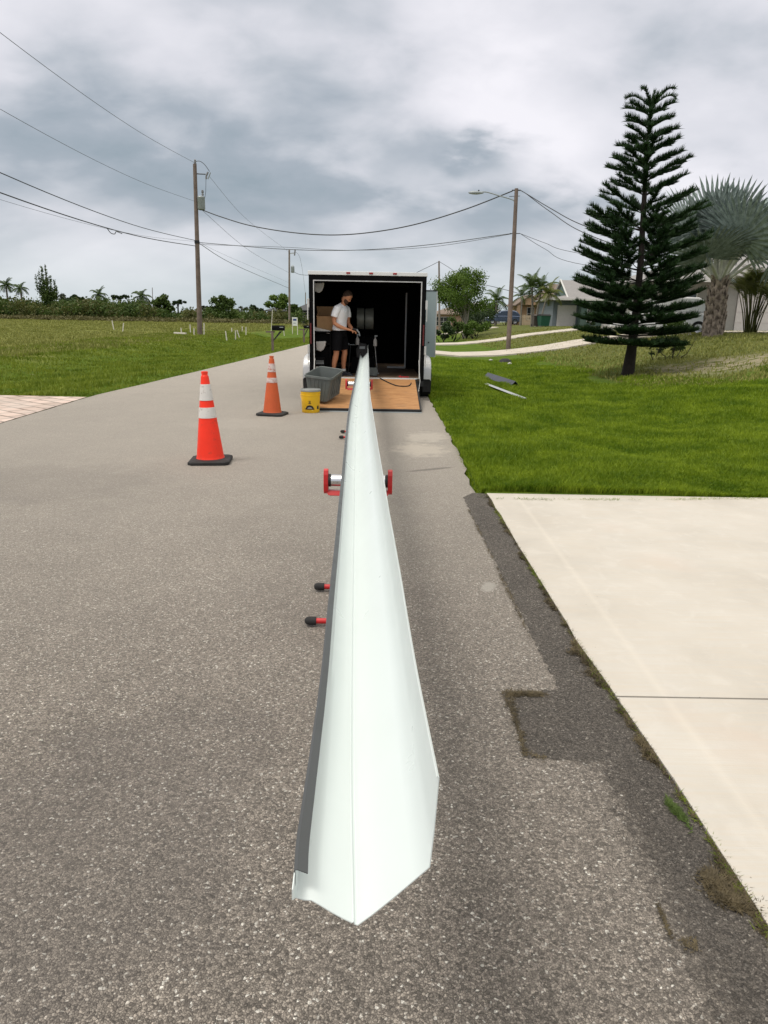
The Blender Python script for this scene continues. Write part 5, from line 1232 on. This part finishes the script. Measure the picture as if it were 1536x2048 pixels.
# tan house
ht = at(1027, 92); th_ = empty('tan_house', ht, 0, 'tan bungalow with brown hip roof behind the palms and picket fence', 'house')
MB().box(0.9, 10.5, 0, 8, -.4, 2.45).build('wall', M['stucco_tan'], th_); MB().box(.1, .5, -1.0, -.6, -.2, 2.5).build('porch_post', M['stucco_tan'], th_); MB().box(2.7, 3.1, -1.0, -.6, -.2, 2.5).build('porch_post', M['stucco_tan'], th_)
rf_ = MB(); gable_roof(rf_, .1, 3.3, -1.0, 5, 2.5, 3.7, 'y', .3); rf_.build('porch_roof', M['roof_tan'], th_); rf_ = MB(); hip_roof(rf_, .6, 10.5, 0, 8, 2.55, 4.3, .5); rf_.build('roof', M['roof_tan'], th_)
rf_ = MB(); gable_wall(rf_, .1, 3.3, -1.0, 2.45, 3.6); rf_.build('gable', M['stucco_tan'], th_)
win(th_, 1.6, 2.4, -.02, .7, 2.1); win(th_, 6, 7.4, -.02, .8, 2.1)
# picket fence
fp = at(1041, 88); pf = empty('picket_fence', fp, 0, 'cream picket fence section between the blue car and the tan house post', 'fence'); m1 = MB()
for i in range(9):
    x_ = i * .17; m1.prism([(x_, 0, .0), (x_ + .10, 0, .0), (x_ + .10, 0, 1.15), (x_ + .05, 0, 1.25), (x_, 0, 1.15)], (0, .03, 0))
m1.build('pickets', M['fence_tan'], pf)
for z_ in (.25, .95): MB().box(-.05, 1.55, .031, .07, z_, z_ + .09).build('rail', M['fence_tan'], pf)
# wheelie bins
def wbin(px, Y, mt, label, w=.62, hh=1.05):
    r = empty('wheelie_bin', at(px, Y), .15, label, 'bin', 'wheelie bins by the tan house'); a = w * .42
    MB().hexa([(-a, -a, .05), (a, -a, .05), (a, a, .05), (-a, a, .05)], [(-w / 2, -w * .6, hh), (w / 2, -w * .6, hh), (w / 2, w * .6, hh), (-w / 2, w * .6, hh)]).build('body', M[mt], r)
    MB().prism([(-w / 2 - .03, -w * .68, hh), (-w / 2 - .03, w * .66, hh), (-w / 2 - .03, w * .5, hh + .10), (-w / 2 - .03, -w * .3, hh + .13)], (w + .06, 0, 0)).build('lid', M['black'] if mt == 'green_bin' else M[mt], r)
    for s_ in (-1, 1): MB().lathe([(0, -.03), (.12, -.03), (.12, .03), (0, .03)], 14, (s_ * a, a + .05, .12), 'x').build('wheel', M['tyre'], r)
wbin(1070, 70, 'brown_bin', 'grey brown wheelie bin left of the green one', .62, .98); wbin(1086, 69, 'green_bin', 'green wheelie bin with black lid next to the green house', .95, 1.0)
# near garage house behind the fan palm
hn = at(1400, 38.5); nh = empty('grey_house', hn, 0, 'grey bungalow with white garage doors and flat grey roof behind the fan palm', 'house')
MB().box(-2.6, 14, .6, 9, -.5, 2.5).build('wall', M['stucco_grey'], nh); MB().box(1.2, 9, 0, .59, -.5, 2.45).build('garage_wall', M['stucco_grey'], nh)
garage(nh, 1.75, 4.1, -.02, -.02, 2.1); garage(nh, 4.6, 7.2, -.02, -.02, 2.1)
rf_ = MB(); hip_roof(rf_, -2.6, 14, -.2, 9, 2.62, 4.5, .5, 4.8); rf_.build('roof', M['roof_grey'], nh)
rf_ = MB(); gable_roof(rf_, 1.2, 9, -.4, 5, 2.75, 3.9, 'y', .4); rf_.build('garage_roof', M['roof_grey'], nh)
rf_ = MB(); rf_.box(-3.1, 14.5, -.74, -.70, 2.48, 2.63); rf_.build('eave_trim', M['fascia'], nh)
win(nh, -1.6, -.2, .58, .8, 2.0)
# low house beyond the feathery tree
hp_ = at(866, 110); ph = empty('pink_house', hp_, 0, 'small pinkish bungalow seen left of the feathery tree trunk', 'house'); MB().box(0, 5.5, 0, 6, -.5, 2.3).build('wall', M['stucco_pink'], ph); rf_ = MB(); hip_roof(rf_, 0, 5.5, 0, 6, 2.4, 3.4, .5, 2.4); rf_.build('roof', M['roof_tan'], ph); win(ph, .5, 2.6, -.02, .7, 1.9)
hp_ = at(895, 125); ph = empty('grey_roof_house', hp_, 0, 'low house with grey roof behind the feathery tree trunks', 'house'); MB().box(0, 9, 0, 6, -.5, 2.4).build('wall', M['stucco_grey'], ph); rf_ = MB(); hip_roof(rf_, 0, 9, 0, 6, 2.5, 4.0, .5, 2.6); rf_.build('roof', M['roof_grey'], ph)

# --- cars
def car(loc, rz, paint, label, Lc=4.6, Wc=1.85, Hc=1.68, name='parked_car'):
    r = empty(name, loc, rz, label, 'car')
    # side outline (x forward), narrower at the roof
    low = [(-2.28, .32), (-2.30, .75), (-2.22, 1.02), (-1.2, 1.04), (.9, 1.02), (1.55, .96), (2.12, .80), (2.28, .62), (2.28, .32)]
    k_ = Lc / 4.6; b_ = MB(); w = Wc / 2
    def loft(secs):
        n = len(secs[0][1]); 
        for yv_, pr in secs: b_.v += [(x * k_, yv_, z) for x, z in pr]
        for i in range(len(secs) - 1):
            for j in range(n): b_.f.append((i * n + j, i * n + (j + 1) % n, (i + 1) * n + (j + 1) % n, (i + 1) * n + j))
        b_.f.append(tuple(range(n - 1, -1, -1))); m0 = (len(secs) - 1) * n; b_.f.append(tuple(m0 + j for j in range(n)))
    inn_ = [(x * .97, z + (.03 if z < .5 else -.06)) for x, z in low]
    loft([(-w, inn_), (-w + .07, low), (w - .07, low), (w, inn_)]); b_.build('body', paint, r, smooth=True, bevel=.03)
    ca = [(-2.12, 1.03), (-1.75, 1.50), (-1.35, Hc - .03), (-.3, Hc), (.35, Hc - .06), (1.28, 1.01)]
    b_ = MB(); loft([(-w + .10, ca[:1] + [(-1.7, 1.40), (-1.3, Hc - .10), (-.3, Hc - .07), (.3, Hc - .13)] + ca[5:]), (-w + .22, ca), (w - .22, ca), (w - .10, ca[:1] + [(-1.7, 1.40), (-1.3, Hc - .10), (-.3, Hc - .07), (.3, Hc - .13)] + ca[5:])]); cab = b_.build('cabin', paint, r, smooth=True, bevel=.03)
    for s_ in (-1, 1):
        for q_ in ([(-1.85, 1.07), (-1.55, 1.42), (-1.12, 1.50), (-1.12, 1.07)], [(-1.06, 1.07), (-1.06, 1.51), (-.2, 1.54), (-.2, 1.07)], [(-.14, 1.07), (-.14, 1.54), (.28, 1.47), (1.02, 1.07)]):
            g_ = MB(); g_.prism([(x * k_, s_ * (w - .115 - max(0, z - 1.07) * .13) - (.005 if s_ < 0 else -.005), z) for x, z in q_], (0, s_ * .012, 0)); g_.build('side_window', M['glass'], cab)
        MB().box(.75 * k_, .95 * k_, s_ * w - .05 if s_ > 0 else s_ * w - .12, s_ * w + .12 if s_ > 0 else s_ * w + .05, 1.0, 1.13).build('wing_mirror', paint, r, bevel=.03)
        MB().box(-2.29 * k_, -2.08 * k_, s_ * (w - .20) - .13, s_ * (w - .20) + .19 * 1, .82, 1.06).build('tail_light', M['tail'], r, bevel=.02)
        MB().box(2.02 * k_, 2.25 * k_, s_ * (w - .25) - .16, s_ * (w - .25) + .16, .64, .76).build('headlight', M['white_paint'], r, bevel=.02)
        for x in (-1.40, 1.42):
            wh = MB().lathe([(.19, -.10), (.32, -.11), (.345, -.08), (.345, .08), (.32, .11), (.19, .10)], 28, (x * k_, s_ * (w - .10), .345), 'y', cap=False).build('wheel', M['tyre'], r, smooth=True)
            MB().lathe([(0, s_ * .07), (.08, s_ * .09), (.17, s_ * .08), (.21, s_ * .105), (.21, -s_ * .08)], 20, (x * k_, s_ * (w - .10), .345), 'y', cap=False).build('rim', M['rim'], wh, smooth=True)
    MB().prism([(1.17 * k_, -w + .26, 1.10), (.42 * k_, -w + .30, 1.58), (.42 * k_, w - .30, 1.58), (1.17 * k_, w - .26, 1.10)], (.03, 0, .02)).build('windscreen', M['glass'], cab)
    return r
cl0 = at(1004, 90); car((cl0[0], 90, cl0[2] + .08), rad(180), M['carblue'], 'dark blue hatchback parked on a driveway behind the lamp pole', 4.5)
cl1 = at(1318, 34.5); car((cl1[0], 34.5, cl1[2]), rad(172), M['carwhite'], 'white car parked behind the conifer and half hidden by its branches', 4.9, 1.95, 1.75)

# ------------------------------------------------------------------ utility poles and lines
def wire(pts, r_, label, mt='wire', sag=None, group='overhead lines'):
    """cable through the given points; sag adds a hanging curve between two ends"""
    pts = [Vector(p) for p in pts]
    if sag is not None:
        a, b_ = pts[0], pts[-1]; pts = [a.lerp(b_, t) - Vector((0, 0, 4 * sag * t * (1 - t))) for t in np.linspace(0, 1, 26)]
    elif len(pts) > 2: pts = smooth_path(pts, 8)
    return tag(MB().tube(pts, r_, 5).build('power_line', M[mt], None), label, 'cable', group)
YL = 49.0
b0 = P(400, 671, Y=YL); t0 = P(389.5, 328, Y=YL)
pl = empty('utility_pole', (b0.x, YL, Hs(b0.x, YL)), 0, 'tall wooden utility pole with grey transformer standing in the left field', 'utility pole')
o_ = Vector(pl.location); tl = t0 - o_; tl.y = 0
lp = lambda t: Vector((tl.x * t, 0, tl.z * t))
MB().tube([(0, 0, -.3), lp(.33), lp(.66), lp(1)], [.175, .155, .135, .115], 14).build('pole_shaft', M['pole'], pl, smooth=True)
def L0(px, py): v = P(px, py, Y=YL) - o_; return Vector((v.x, 0, v.z))
m1 = MB(); m1.lathe([(.04, 0), (.09, .05), (.04, .10), (.09, .15), (.04, .20), (.07, .25), (.02, .3)], 12, tuple(lp(1) + Vector((.03, 0, -.02)))); m1.build('top_insulator', M['porcelain'], pl, smooth=True)
MB().tube([L0(392, 347.5), L0(411, 348.5)], .035, 6).build('side_arm', M['black'], pl)
m1 = MB(); m1.tube([L0(416, 344), L0(412.5, 352), L0(412.5, 358)], .06, 8); m1.build('fuse_insulator', M['porcelain'], pl); MB().tube([L0(421, 345), L0(416, 358)], .035, 6).build('fuse_holder', M['galv'], pl)
MB().tube(smooth_path([L0(391, 323), L0(400, 322.5), L0(410, 330), L0(419, 343)], 4), .018, 5).build('jumper_wire', M['wire'], pl)
MB().tube([L0(412, 358), L0(411.5, 384), L0(409, 400)], .014, 5).build('drop_wire', M['wire'], pl)
cc_ = L0(402, 406); m1 = MB(); m1.lathe([(.18, -.43), (.22, -.40), (.24, -.36), (.24, .30), (.25, .32), (.22, .38), (.10, .42), (.0, .43)], 20, (cc_.x + .03, -.05, cc_.z), cap=False); tf = m1.build('transformer', M['galv'], pl, smooth=True)
m1 = MB(); m1.lathe([(.04, 0), (.07, .05), (.04, .1), (.08, .15), (.05, .22), (.09, .30), (.06, .42)], 10, tuple(L0(406, 394.5) + Vector((0, -.05, 0)))); m1.build('bushing', M['porcelain'], tf, smooth=True)
MB().box(-.12, .14, -.10, .10, -.06, .02).build('bracket', M['black'], pl).location = tuple(L0(393, 402))
MB().lathe([(.16, -.10), (.17, -.08), (.17, .08), (.16, .10)], 12, tuple(L0(394, 484))).build('cable_band', M['black'], pl)
# lines towards the viewer: they leave over the left edge of the photograph and follow the road
def near_line(pe_, edge_px_, r_, label, mt='wire_pale', ye=24):
    a = P(*pe_, Y=YL); b_ = P(*edge_px_, Y=ye); d = b_ - a; c_ = b_ + d * .55 + Vector((0, 0, .9)); 
    mid = a.lerp(b_, .5) - Vector((0, 0, .28)); wire([a, mid, b_, c_], r_, label, mt)
near_line((388, 325), (0, 65), .010, 'thin bare line from the top of the transformer pole to the upper left corner')
near_line((388, 402), (0, 218), .0085, 'thin bare line meeting the pole beside the transformer', 'wire_pale')
near_line((391, 481), (0, 345), .017, 'upper of the two thick cables reaching the pole below the transformer', 'wire')
near_line((391, 492), (0, 385), .021, 'lower thick cable reaching the pole below the transformer', 'wire')
near_line((391, 483), (0, 399), .006, 'faint thin cable crossing under the thick ones at the left', 'wire_pale')
lo_ = P(219, 462, Y=33.0); tag(MB().tube(smooth_path([lo_ + Vector(v) for v in ((-.1, 0, .12), (.05, 0, -.08), (.22, 0, -.12), (.30, 0, -.02), (.55, 0, -.10))], 4), .018, 5).build('cable_loop', M['wire'], None), 'small slack loop hanging from the lower cable at the left', 'cable')
# right pole with the street lamp
YR = 38.0
b1 = P(1017, 690, Y=YR); t1 = P(1033, 377, Y=YR); zb = Hs(b1.x, YR)
pr_ = empty('lamp_pole', (b1.x, YR, zb), 0, 'leaning wooden pole with a street lamp arm between the far driveways', 'street lamp')
o1 = Vector(pr_.location); R_1 = lambda px, py: Vector((P(px, py, Y=YR).x - o1.x, 0, P(px, py, Y=YR).z - o1.z))
MB().tube([(0, 0, -.3), R_1(1022, 590), R_1(1028, 480), R_1(1033, 377)], [.125, .115, .105, .09], 14).build('pole_shaft', M['pole'], pr_, smooth=True)
MB().tube(smooth_path([R_1(1029, 408), R_1(1026, 400), R_1(1000, 392), (R_1(975, 384.5)), R_1(962, 384)], 5), .028, 8).build('lamp_arm', M['galv'], pr_, smooth=True)
c_ = R_1(951, 385.5); lm_ = MB(); lm_.lathe([(.02, -.36), (.07, -.30), (.11, -.12), (.115, .08), (.08, .26), (.045, .36), (.03, .40)], 16, (c_.x, 0, c_.z), 'x', sx=1.0, sy=.75); lm_.build('lamp_head', M['galv'], pr_, smooth=True)
MB().lathe([(0, 0), (.035, .01), (.035, .06), (0, .07)], 10, tuple(R_1(957.5, 382.5)), cap=False).build('photocell', M['black'], pr_)
MB().tube([R_1(1024, 380.5), R_1(1041, 380.5)], .03, 6).build('top_bracket', M['black'], pr_); MB().tube([R_1(1018.5, 393), R_1(1040, 392)], .014, 5).build('cable_clamp', M['black'], pr_)
MB().tube([R_1(1020, 467), R_1(1040, 467)], .02, 5).build('lower_clamp', M['black'], pr_)
wire([P(405, 420, Y=YL), P(440, 433, Y=48), P(500, 451, Y=46.6), P(580, 464.5, Y=45), P(660, 470, Y=43.6), P(740, 465, Y=42.2), P(830, 449, Y=40.9), P(930, 419, Y=39.4), P(1025, 382, Y=YR)], .030, 'thick dark cable sagging across the road between the two near poles')
wire([P(398, 485, Y=YL), P(470, 491, Y=47.3), P(560, 498, Y=45.5), P(660, 501, Y=43.8), P(760, 498, Y=42), P(880, 487, Y=40.1), P(1023, 467, Y=YR)], .020, 'thinner cable strung below the thick one across the road', 'wire_pale')
wire([P(398, 489, Y=YL), P(560, 494, Y=45.5), P(700, 500.5, Y=43), P(860, 494, Y=40.4), P(1023, 468, Y=YR)], .012, 'faint doubled strand beside the lower cable across the road', 'wire_pale')
wire([P(1040, 380, Y=YR), P(1052, 387, Y=37.5), P(1100, 416, Y=36), P(1165, 450, Y=34), P(1290, 490, Y=31.5), P(1480, 520, Y=38)], .020, 'upper cable from the lamp pole down towards the conifer')
wire([P(1052, 387, Y=37.5), P(1100, 423, Y=36), P(1165, 464, Y=34), P(1290, 505, Y=32.0), P(1470, 530, Y=38)], .018, 'second cable hanging just under the upper one at the conifer', 'wire')
wire([P(1040, 467, Y=YR), P(1090, 486, Y=38), P(1150, 505, Y=38), P(1400, 545, Y=38)], .012, 'faint upper drop line leaving the lamp pole halfway up', 'wire_pale')
wire([P(1040, 467, Y=YR), P(1090, 498, Y=38), P(1150, 526, Y=38), P(1380, 560, Y=38)], .012, 'faint lower drop line leaving the lamp pole halfway up', 'wire_pale')
# distant poles
YF = 100.0
def farpole(px0, py0, px1, py1, Y, label, extra=True, r_=.15):
    a = P(px0, py0, Y=Y); b_ = P(px1, py1, Y=Y); z0_ = Hs(a.x, Y); r = empty('utility_pole', (a.x, Y, z0_), 0, label, 'utility pole', 'far utility poles')
    d = Vector((b_.x - a.x, 0, b_.z - z0_)); MB().tube([(0, 0, -.3), d * .5, d], [r_, r_ * .9, r_ * .75], 8).build('pole_shaft', M['pole_pale'], r, smooth=True)
    if extra:
        MB().tube([d + Vector((0, 0, -.45)), d + Vector((.75, 0, -.4))], .05, 5).build('side_arm', M['galv'], r); MB().tube([d + Vector((.80, 0, .1)), d + Vector((.70, 0, -.7))], .10, 6).build('fuse_insulator', M['porcelain'], r)
        MB().lathe([(.2, -.5), (.24, -.4), (.24, .3), (.1, .45)], 12, tuple(d + Vector((.42, 0, -2.4)))).build('transformer', M['galv'], r, smooth=True)
    return r
farpole(579, 655, 578.5, 500, YF, 'distant utility pole with small transformer just left of the trailer')
farpole(880, 640, 878, 522, 88, 'distant plain pole rising behind the feathery tree', False, .13)
farpole(611, 655, 611, 585, 165, 'very distant pole top close to the left trailer edge', False, .12)
farpole(305.5, 622, 304.5, 575, 120, 'thin bare pole among the palms at the left', False, .07)
farpole(1082, 650, 1082, 575, 90, 'thin dark mast behind the trio of palms', False, .06)
for (a, b_, c_, r_, lb_) in (((418, 352), (495, 440), (577, 503), .010, 'thin line from the fuse arm down to the distant left pole'), ((405, 421), (500, 502), (577, 545), .012, 'line from the transformer foot down to the distant left pole'),
                            ((399, 487), (470, 530), (577, 576), .022, 'dark cable falling from the pole band to the distant left pole'), ((399, 484), (450, 510), (577, 565), .008, 'faint cable just above the dark one toward the distant left pole')):
    wire([P(*a, Y=YL), P(*b_, Y=68), P(*c_, Y=YF)], r_, lb_, 'wire' if r_ > .025 else 'wire_pale')
wire([P(580, 506, Y=YF), P(600, 516, Y=125), P(611, 588, Y=165)], .02, 'faint line beyond the distant left pole', 'wire_pale', group='overhead lines')
wire([P(587, 543, Y=YF), P(600, 549, Y=112), P(625, 551, Y=125)], .03, 'short cable running behind the trailer roof from the distant left pole')
wire([P(876, 524, Y=88), P(850, 537, Y=84), P(815, 552, Y=80), P(760, 560, Y=76)], .028, 'cable from the far right pole running behind the trailer roof')
wire([P(880, 524, Y=88), P(905, 540, Y=84), P(925, 560, Y=76), P(985, 573, Y=70), P(1050, 590, Y=73)], .024, 'cable from the far right pole passing through the feathery tree')
# ------------------------------------------------------------------ things on the left field
for i, (xa_, ya_, xb_, yb_) in enumerate(((224, 641, 228, 660), (247, 646, 245, 665), (362, 656, 363, 668), (380, 649, 381, 667), (388, 657, 388, 671), (408, 646, 408, 671), (451, 662, 454, 681), (463.5, 656, 463.5, 666), (471, 661, 471, 679), (474, 660, 480, 676), (484.5, 653, 484.5, 664), (492, 654, 492, 671), (567, 659, 569, 672))):
    g0 = ghit(xb_, yb_); hh = P(xa_, ya_, Y=g0.y); d = hh - g0; d.z = max(d.z, .25)
    lbs = ('first white stake from the left in the field, leaning', 'white stake right of the leaning one in the open field', 'short white stake over the fallen board', 'tall white stake left of the transformer pole', 'short white stake touching the transformer pole on its left', 'tall white stake just right of the transformer pole',
           'white stake leaning, nearest the road among the central row', 'tiny far white stake behind the central row', 'upright white stake in the middle of the central row', 'strongly leaning white stake in the central row', 'faint far white stake before the last of the central row', 'upright white stake ending the central row', 'white stake below the black mailbox on its right')
    st_ = MB().prism([(-.035, -.02, -.1), (.035, -.02, -.1), (d.x + .035, -.02, d.z), (d.x - .035, -.02, d.z)], (0, .045, 0)).build('stake', M['pvc'], None, bevel=.006); st_.location = tuple(g0); tag(st_, lbs[i], 'stake', 'white stakes in the field')
a = ghit(349, 668); b_ = ghit(372, 671); fb = MB().box(-.02, (b_ - a).length, -.05, .05, 0, .10).build('fallen_board', M['pvc'], None); fb.location = tuple(a + Vector((0, 0, .02))); fb.rotation_euler = (0, 0, math.atan2(b_.y - a.y, b_.x - a.x)); tag(fb, 'pale board lying on the grass left of the transformer pole', 'board')
def mailbox(px, py, ptop, label, bw, bh_, side=1, off=0.0):
    g0 = ghit(px, py); r = empty('mailbox', tuple(g0), 0, label, 'mailbox', 'mailboxes along the left verge'); tz_ = P(px, ptop, Y=g0.y).z - g0.z
    MB().box(-.05, .05, -.05, .05, -.1, tz_ - .02).build('post', M['pole'], r); MB().prism([(.0, -.03, tz_ - .48), (.05, -.03, tz_ - .48), (side * bw * .8, -.03, tz_ - .03), (side * bw * .6, -.03, tz_ - .03)], (0, .06, 0)).build('brace', M['black'], r)
    MB().box(-.30 * side if side > 0 else -.1, .12 if side > 0 else .3, -.045, .045, tz_ - .10, tz_ - .03).build('cross_arm', M['pole'], r)
    n = 10; pr = [(0, -.11, tz_)] + [(0, -.11 * math.cos(t), tz_ + bh_ * .55 + bh_ * .45 * math.sin(t)) for t in np.linspace(0, PI, n)] + [(0, .11, tz_)]
    bx_ = MB().prism([(p_[0] + off, p_[1], p_[2]) for p_ in pr], (side * bw, 0, 0)).build('box', M['soot'], r, bevel=.006); MB().box(off + side * bw * .62, off + side * bw * .92, -.118, -.112, tz_ + bh_ * .55, tz_ + bh_ * .72).build('number_plate', M['galv'], bx_)
    return r
mailbox(545.5, 702, 661, 'black mailbox on a dark post at the left road edge, seen side on', .58, .24)
mailbox(608, 686, 657, 'smaller black mailbox further along, beside the trailer', .34, .20)
sg = ghit(590, 668); sr = empty('yard_sign', tuple(sg), rad(-12), 'white and blue yard sign on posts behind the second mailbox', 'sign'); zt = P(590, 634, Y=sg.y).z - sg.z; w_ = .5 * (600 - 589) / 1400 * sg.y
MB().box(-w_, -w_ + .06, -.03, .03, -.1, zt).build('post', M['pvc'], sr); MB().box(w_ - .04, w_ + .02, -.03, .03, -.1, zt - .1).build('post', M['pvc'], sr)
bd_ = MB().box(-w_ + .06, w_ - .04, -.02, .02, zt * .48, zt - .03).build('board', M['white_paint'], sr); MB().box(-w_ + .12, w_ - .10, -.026, -.021, zt * .78, zt * .90).build('blue_band', M['blue_sign'], bd_); MB().box(-w_ + .12, w_ - .2, -.026, -.021, zt * .62, zt * .66).build('text_line', M['galv'], bd_)
g0 = ghit(542, 668); tag(MB().tube([tuple(g0), tuple(P(545, 620, Y=g0.y))], .03, 5).build('thin_rod', M['pvc'], None), 'thin pale rod leaning up behind the black mailbox', 'rod')
# ------------------------------------------------------------------ thicket and trees beyond the left field
rt_ = random.Random(77); cs = []; rs = []
for i in range(620):
    px = rt_.uniform(-260, 640); Y = rt_.uniform(104, 128); p_ = P(px, 640, Y=Y); hh = rt_.uniform(1.0, 3.6) if px < 300 else rt_.uniform(.7, 2.3)
    cs.append((p_.x, Y, Hs(p_.x, Y) + hh * .45)); rs.append(hh * .62)
tk_ = leafquads('thicket', np.array(cs[:310]), np.array(rs[:310]), 52000, .24, M['leaf_mid'], None, seed=8); tag(tk_, 'mixed green scrub closing off the far side of the field', 'scrub', kind='stuff')
tk_ = leafquads('thicket', np.array(cs[310:]), np.array(rs[310:]), 52000, .24, M['leaf_olive'], None, seed=9); tag(tk_, 'olive brown scrub mixed into the thicket beyond the field', 'scrub', kind='stuff')
bw_ = []
for i in range(260):
    px = rt_.uniform(-260, 640); Y = rt_.uniform(98, 104); p_ = P(px, 640, Y=Y); bw_.append((p_.x, Y, Hs(p_.x, Y) + .2))
tk_ = leafquads('tall_grass', np.array(bw_), np.full(260, .9), 16000, .16, M['tall_dry'], None, flat=.5, seed=10); tag(tk_, 'tall dry grass band in front of the far thicket', 'grass', kind='stuff')
def tp_(px, ptop, Y): p_ = P(px, ptop, Y=Y); z_ = Hs(p_.x, Y); return (p_.x, Y, z_), p_.z - z_
def ltree(px, ptop, wpx, Y, mt, label, sd, **k_):
    l_, h_ = tp_(px, ptop, Y); return tree('tree', l_, h_, wpx / 1400 * Y / 2, M[mt], label, sd, k_.pop('trunk_h', h_ * .3), k_.pop('nl', 1500), k_.pop('size', .26), k_.pop('clumps', 16), 'tree', 'trees beyond the left field', tr=.14, **k_)
ltree(240, 590, 34, 118, 'leaf_dark', 'flat topped dark pine left of the ragged palm', 101, trunk_h=3.2)
ltree(325, 591, 40, 112, 'leaf_mid', 'round green tree between the thin bare pole and the transformer pole', 102, trunk_h=1.0, nl=2200)
ltree(355, 599, 34, 122, 'leaf_dark', 'airy dark pine left of the transformer pole', 103, trunk_h=2.6)
ltree(443, 588, 44, 108, 'leaf_mid', 'rounded isolated tree right of the transformer pole', 104, trunk_h=.9, nl=2400)
ltree(556, 586, 50, 120, 'leaf', 'broad light green tree behind the distant left pole', 105, trunk_h=1.8, nl=2400)
ltree(514, 608, 24, 116, 'leaf_dark', 'small dark bush like tree left of the mailbox', 106, trunk_h=.6)
ltree(590, 606, 26, 108, 'leaf_mid', 'dense green tree beside the dark roof near the trailer', 107, trunk_h=.6, nl=1800)
ltree(115, 583, 50, 130, 'leaf_grey', 'wide grey green tree right of the tall feathery pine', 108, trunk_h=2.0)
ltree(150, 592, 40, 128, 'leaf_dark', 'low dark tree between the grey tree and the far palms', 109, trunk_h=2.0)
ltree(207, 597, 30, 126, 'leaf_mid', 'mid green tree left of the flat topped pine', 110, trunk_h=1.6)
ltree(62, 597, 34, 116, 'leaf_olive', 'olive shrub like tree at the foot of the tall feathery pine', 111, trunk_h=1.0)
ltree(22, 596, 36, 112, 'leaf_olive', 'brownish bush under the leftmost palm', 112, trunk_h=.8)
ltree(410, 612, 30, 124, 'leaf_grey', 'pale thin tree partly behind the transformer pole', 113, trunk_h=1.4, nl=800)
ltree(480, 612, 30, 128, 'leaf_grey', 'greyish bare looking shrub right of the rounded isolated tree', 114, trunk_h=1.0, nl=500)
ltree(-30, 588, 60, 120, 'leaf_mid', 'leafy tree cut by the left edge of the photo', 115, trunk_h=1.4)
def cas(px, ptop, Y, wpx, label, sd):
    l_, h_ = tp_(px, ptop, Y); r = empty('feathery_pine', l_, 0, label, 'tree'); r_ = random.Random(sd); cs_ = []; rr_ = []; tb = MB(); w_ = wpx / 1400 * Y / 2
    for k_ in range(9):
        ox = (k_ - 4) / 4 * w_; th_ = h_ * (1 - .30 * abs(k_ - 3) / 4) * r_.uniform(.88, 1.0); oy = r_.uniform(-.6, .6); pts = [Vector((0, 0, h_ * .12)), Vector((ox * .55, oy * .5, h_ * .40)), Vector((ox * .95, oy, th_ * .75)), Vector((ox, oy, th_))]; tb.tube(pts, [.13, .08, .04, .01], 5)
        for t in np.linspace(.25, 1, 9): p_ = smooth_path(pts, 6)[min(18, int(t * 18))]; cs_.append(tuple(p_)); rr_.append(.58 * (1.15 - t * .8))
    tb.tube([(0, 0, -.2), (0, 0, h_ * .5), (.1, 0, h_ * .95)], [.18, .12, .03], 7); tb.build('trunk', M['bark'], r); leafquads('crown', cs_, rr_, 3600, .13, M['leaf_mid'], r, flat=1.4, seed=sd, elong=2.6)
cas(88, 522, 112, 40, 'tall feathery upright pine standing above the thicket at the left', 5)
for px, ptop, Y, fl, lb_, sd in ((12, 566, 112, 1.9, 'leftmost palm above the thicket', 1), (41, 572, 110, 1.8, 'palm left of the tall feathery pine', 2), (198, 584, 116, 1.9, 'palm in the middle of the left thicket', 3), (283, 588, 112, 2.0, 'ragged palm left of the thin bare pole', 4)):
    l_, h_ = tp_(px, ptop + 6, Y); palm('palm_tree', l_, h_, fl * .92, 24, M['frond'], lb_, 50 + sd, 'palms beyond the left field', leaflets=20, tr=.16, droop=1.5)
l_, h_ = tp_(385, 615, 118); o = leafquads('debris_heap', [(0, 0, .6), (1.2, 0, .5), (-1.0, 0, .5), (.3, 0, 1.2)], [.9, .8, .8, .6], 500, .35, M['rubble'], None, seed=3); o.location = l_; tag(o, 'pinkish brown brush heap left of the transformer pole', 'heap')
# dark roofed houses beyond
def lowhouse(px0, px1, ptop, peave, Y, label, roof='roof_dark', wall='stucco_grey'):
    a = P(px0, peave, Y=Y); b_ = P(px1, peave, Y=Y); z_ = Hs(a.x, Y); L_ = b_.x - a.x; ze = a.z - z_; zr = P(px0, ptop, Y=Y).z - z_; r = empty('house', (a.x, Y, z_), 0, label, 'house')
    MB().box(0, L_, 0, 7, -.3, ze).build('wall', M[wall], r); m_ = MB(); hip_roof(m_, 0, L_, 0, 7, ze + .1, zr, .5, min(3.4, L_ * .4)); m_.build('roof', M[roof], r); win(r, L_ * .3, L_ * .3 + 1.2, -.02, .8, min(2, ze - .3))
lowhouse(592, 640, 605, 621, 112, 'house with dark grey hip roof partly hidden by the trailer', 'roof_dark', 'roof_dark')
lowhouse(535, 572, 612, 622, 128, 'dark low house behind the black mailbox', 'roof_dark', 'roof_dark')
lowhouse(140, 172, 596, 606, 138, 'tan roofed house barely showing above the thicket', 'roof_tan', 'stucco_tan')
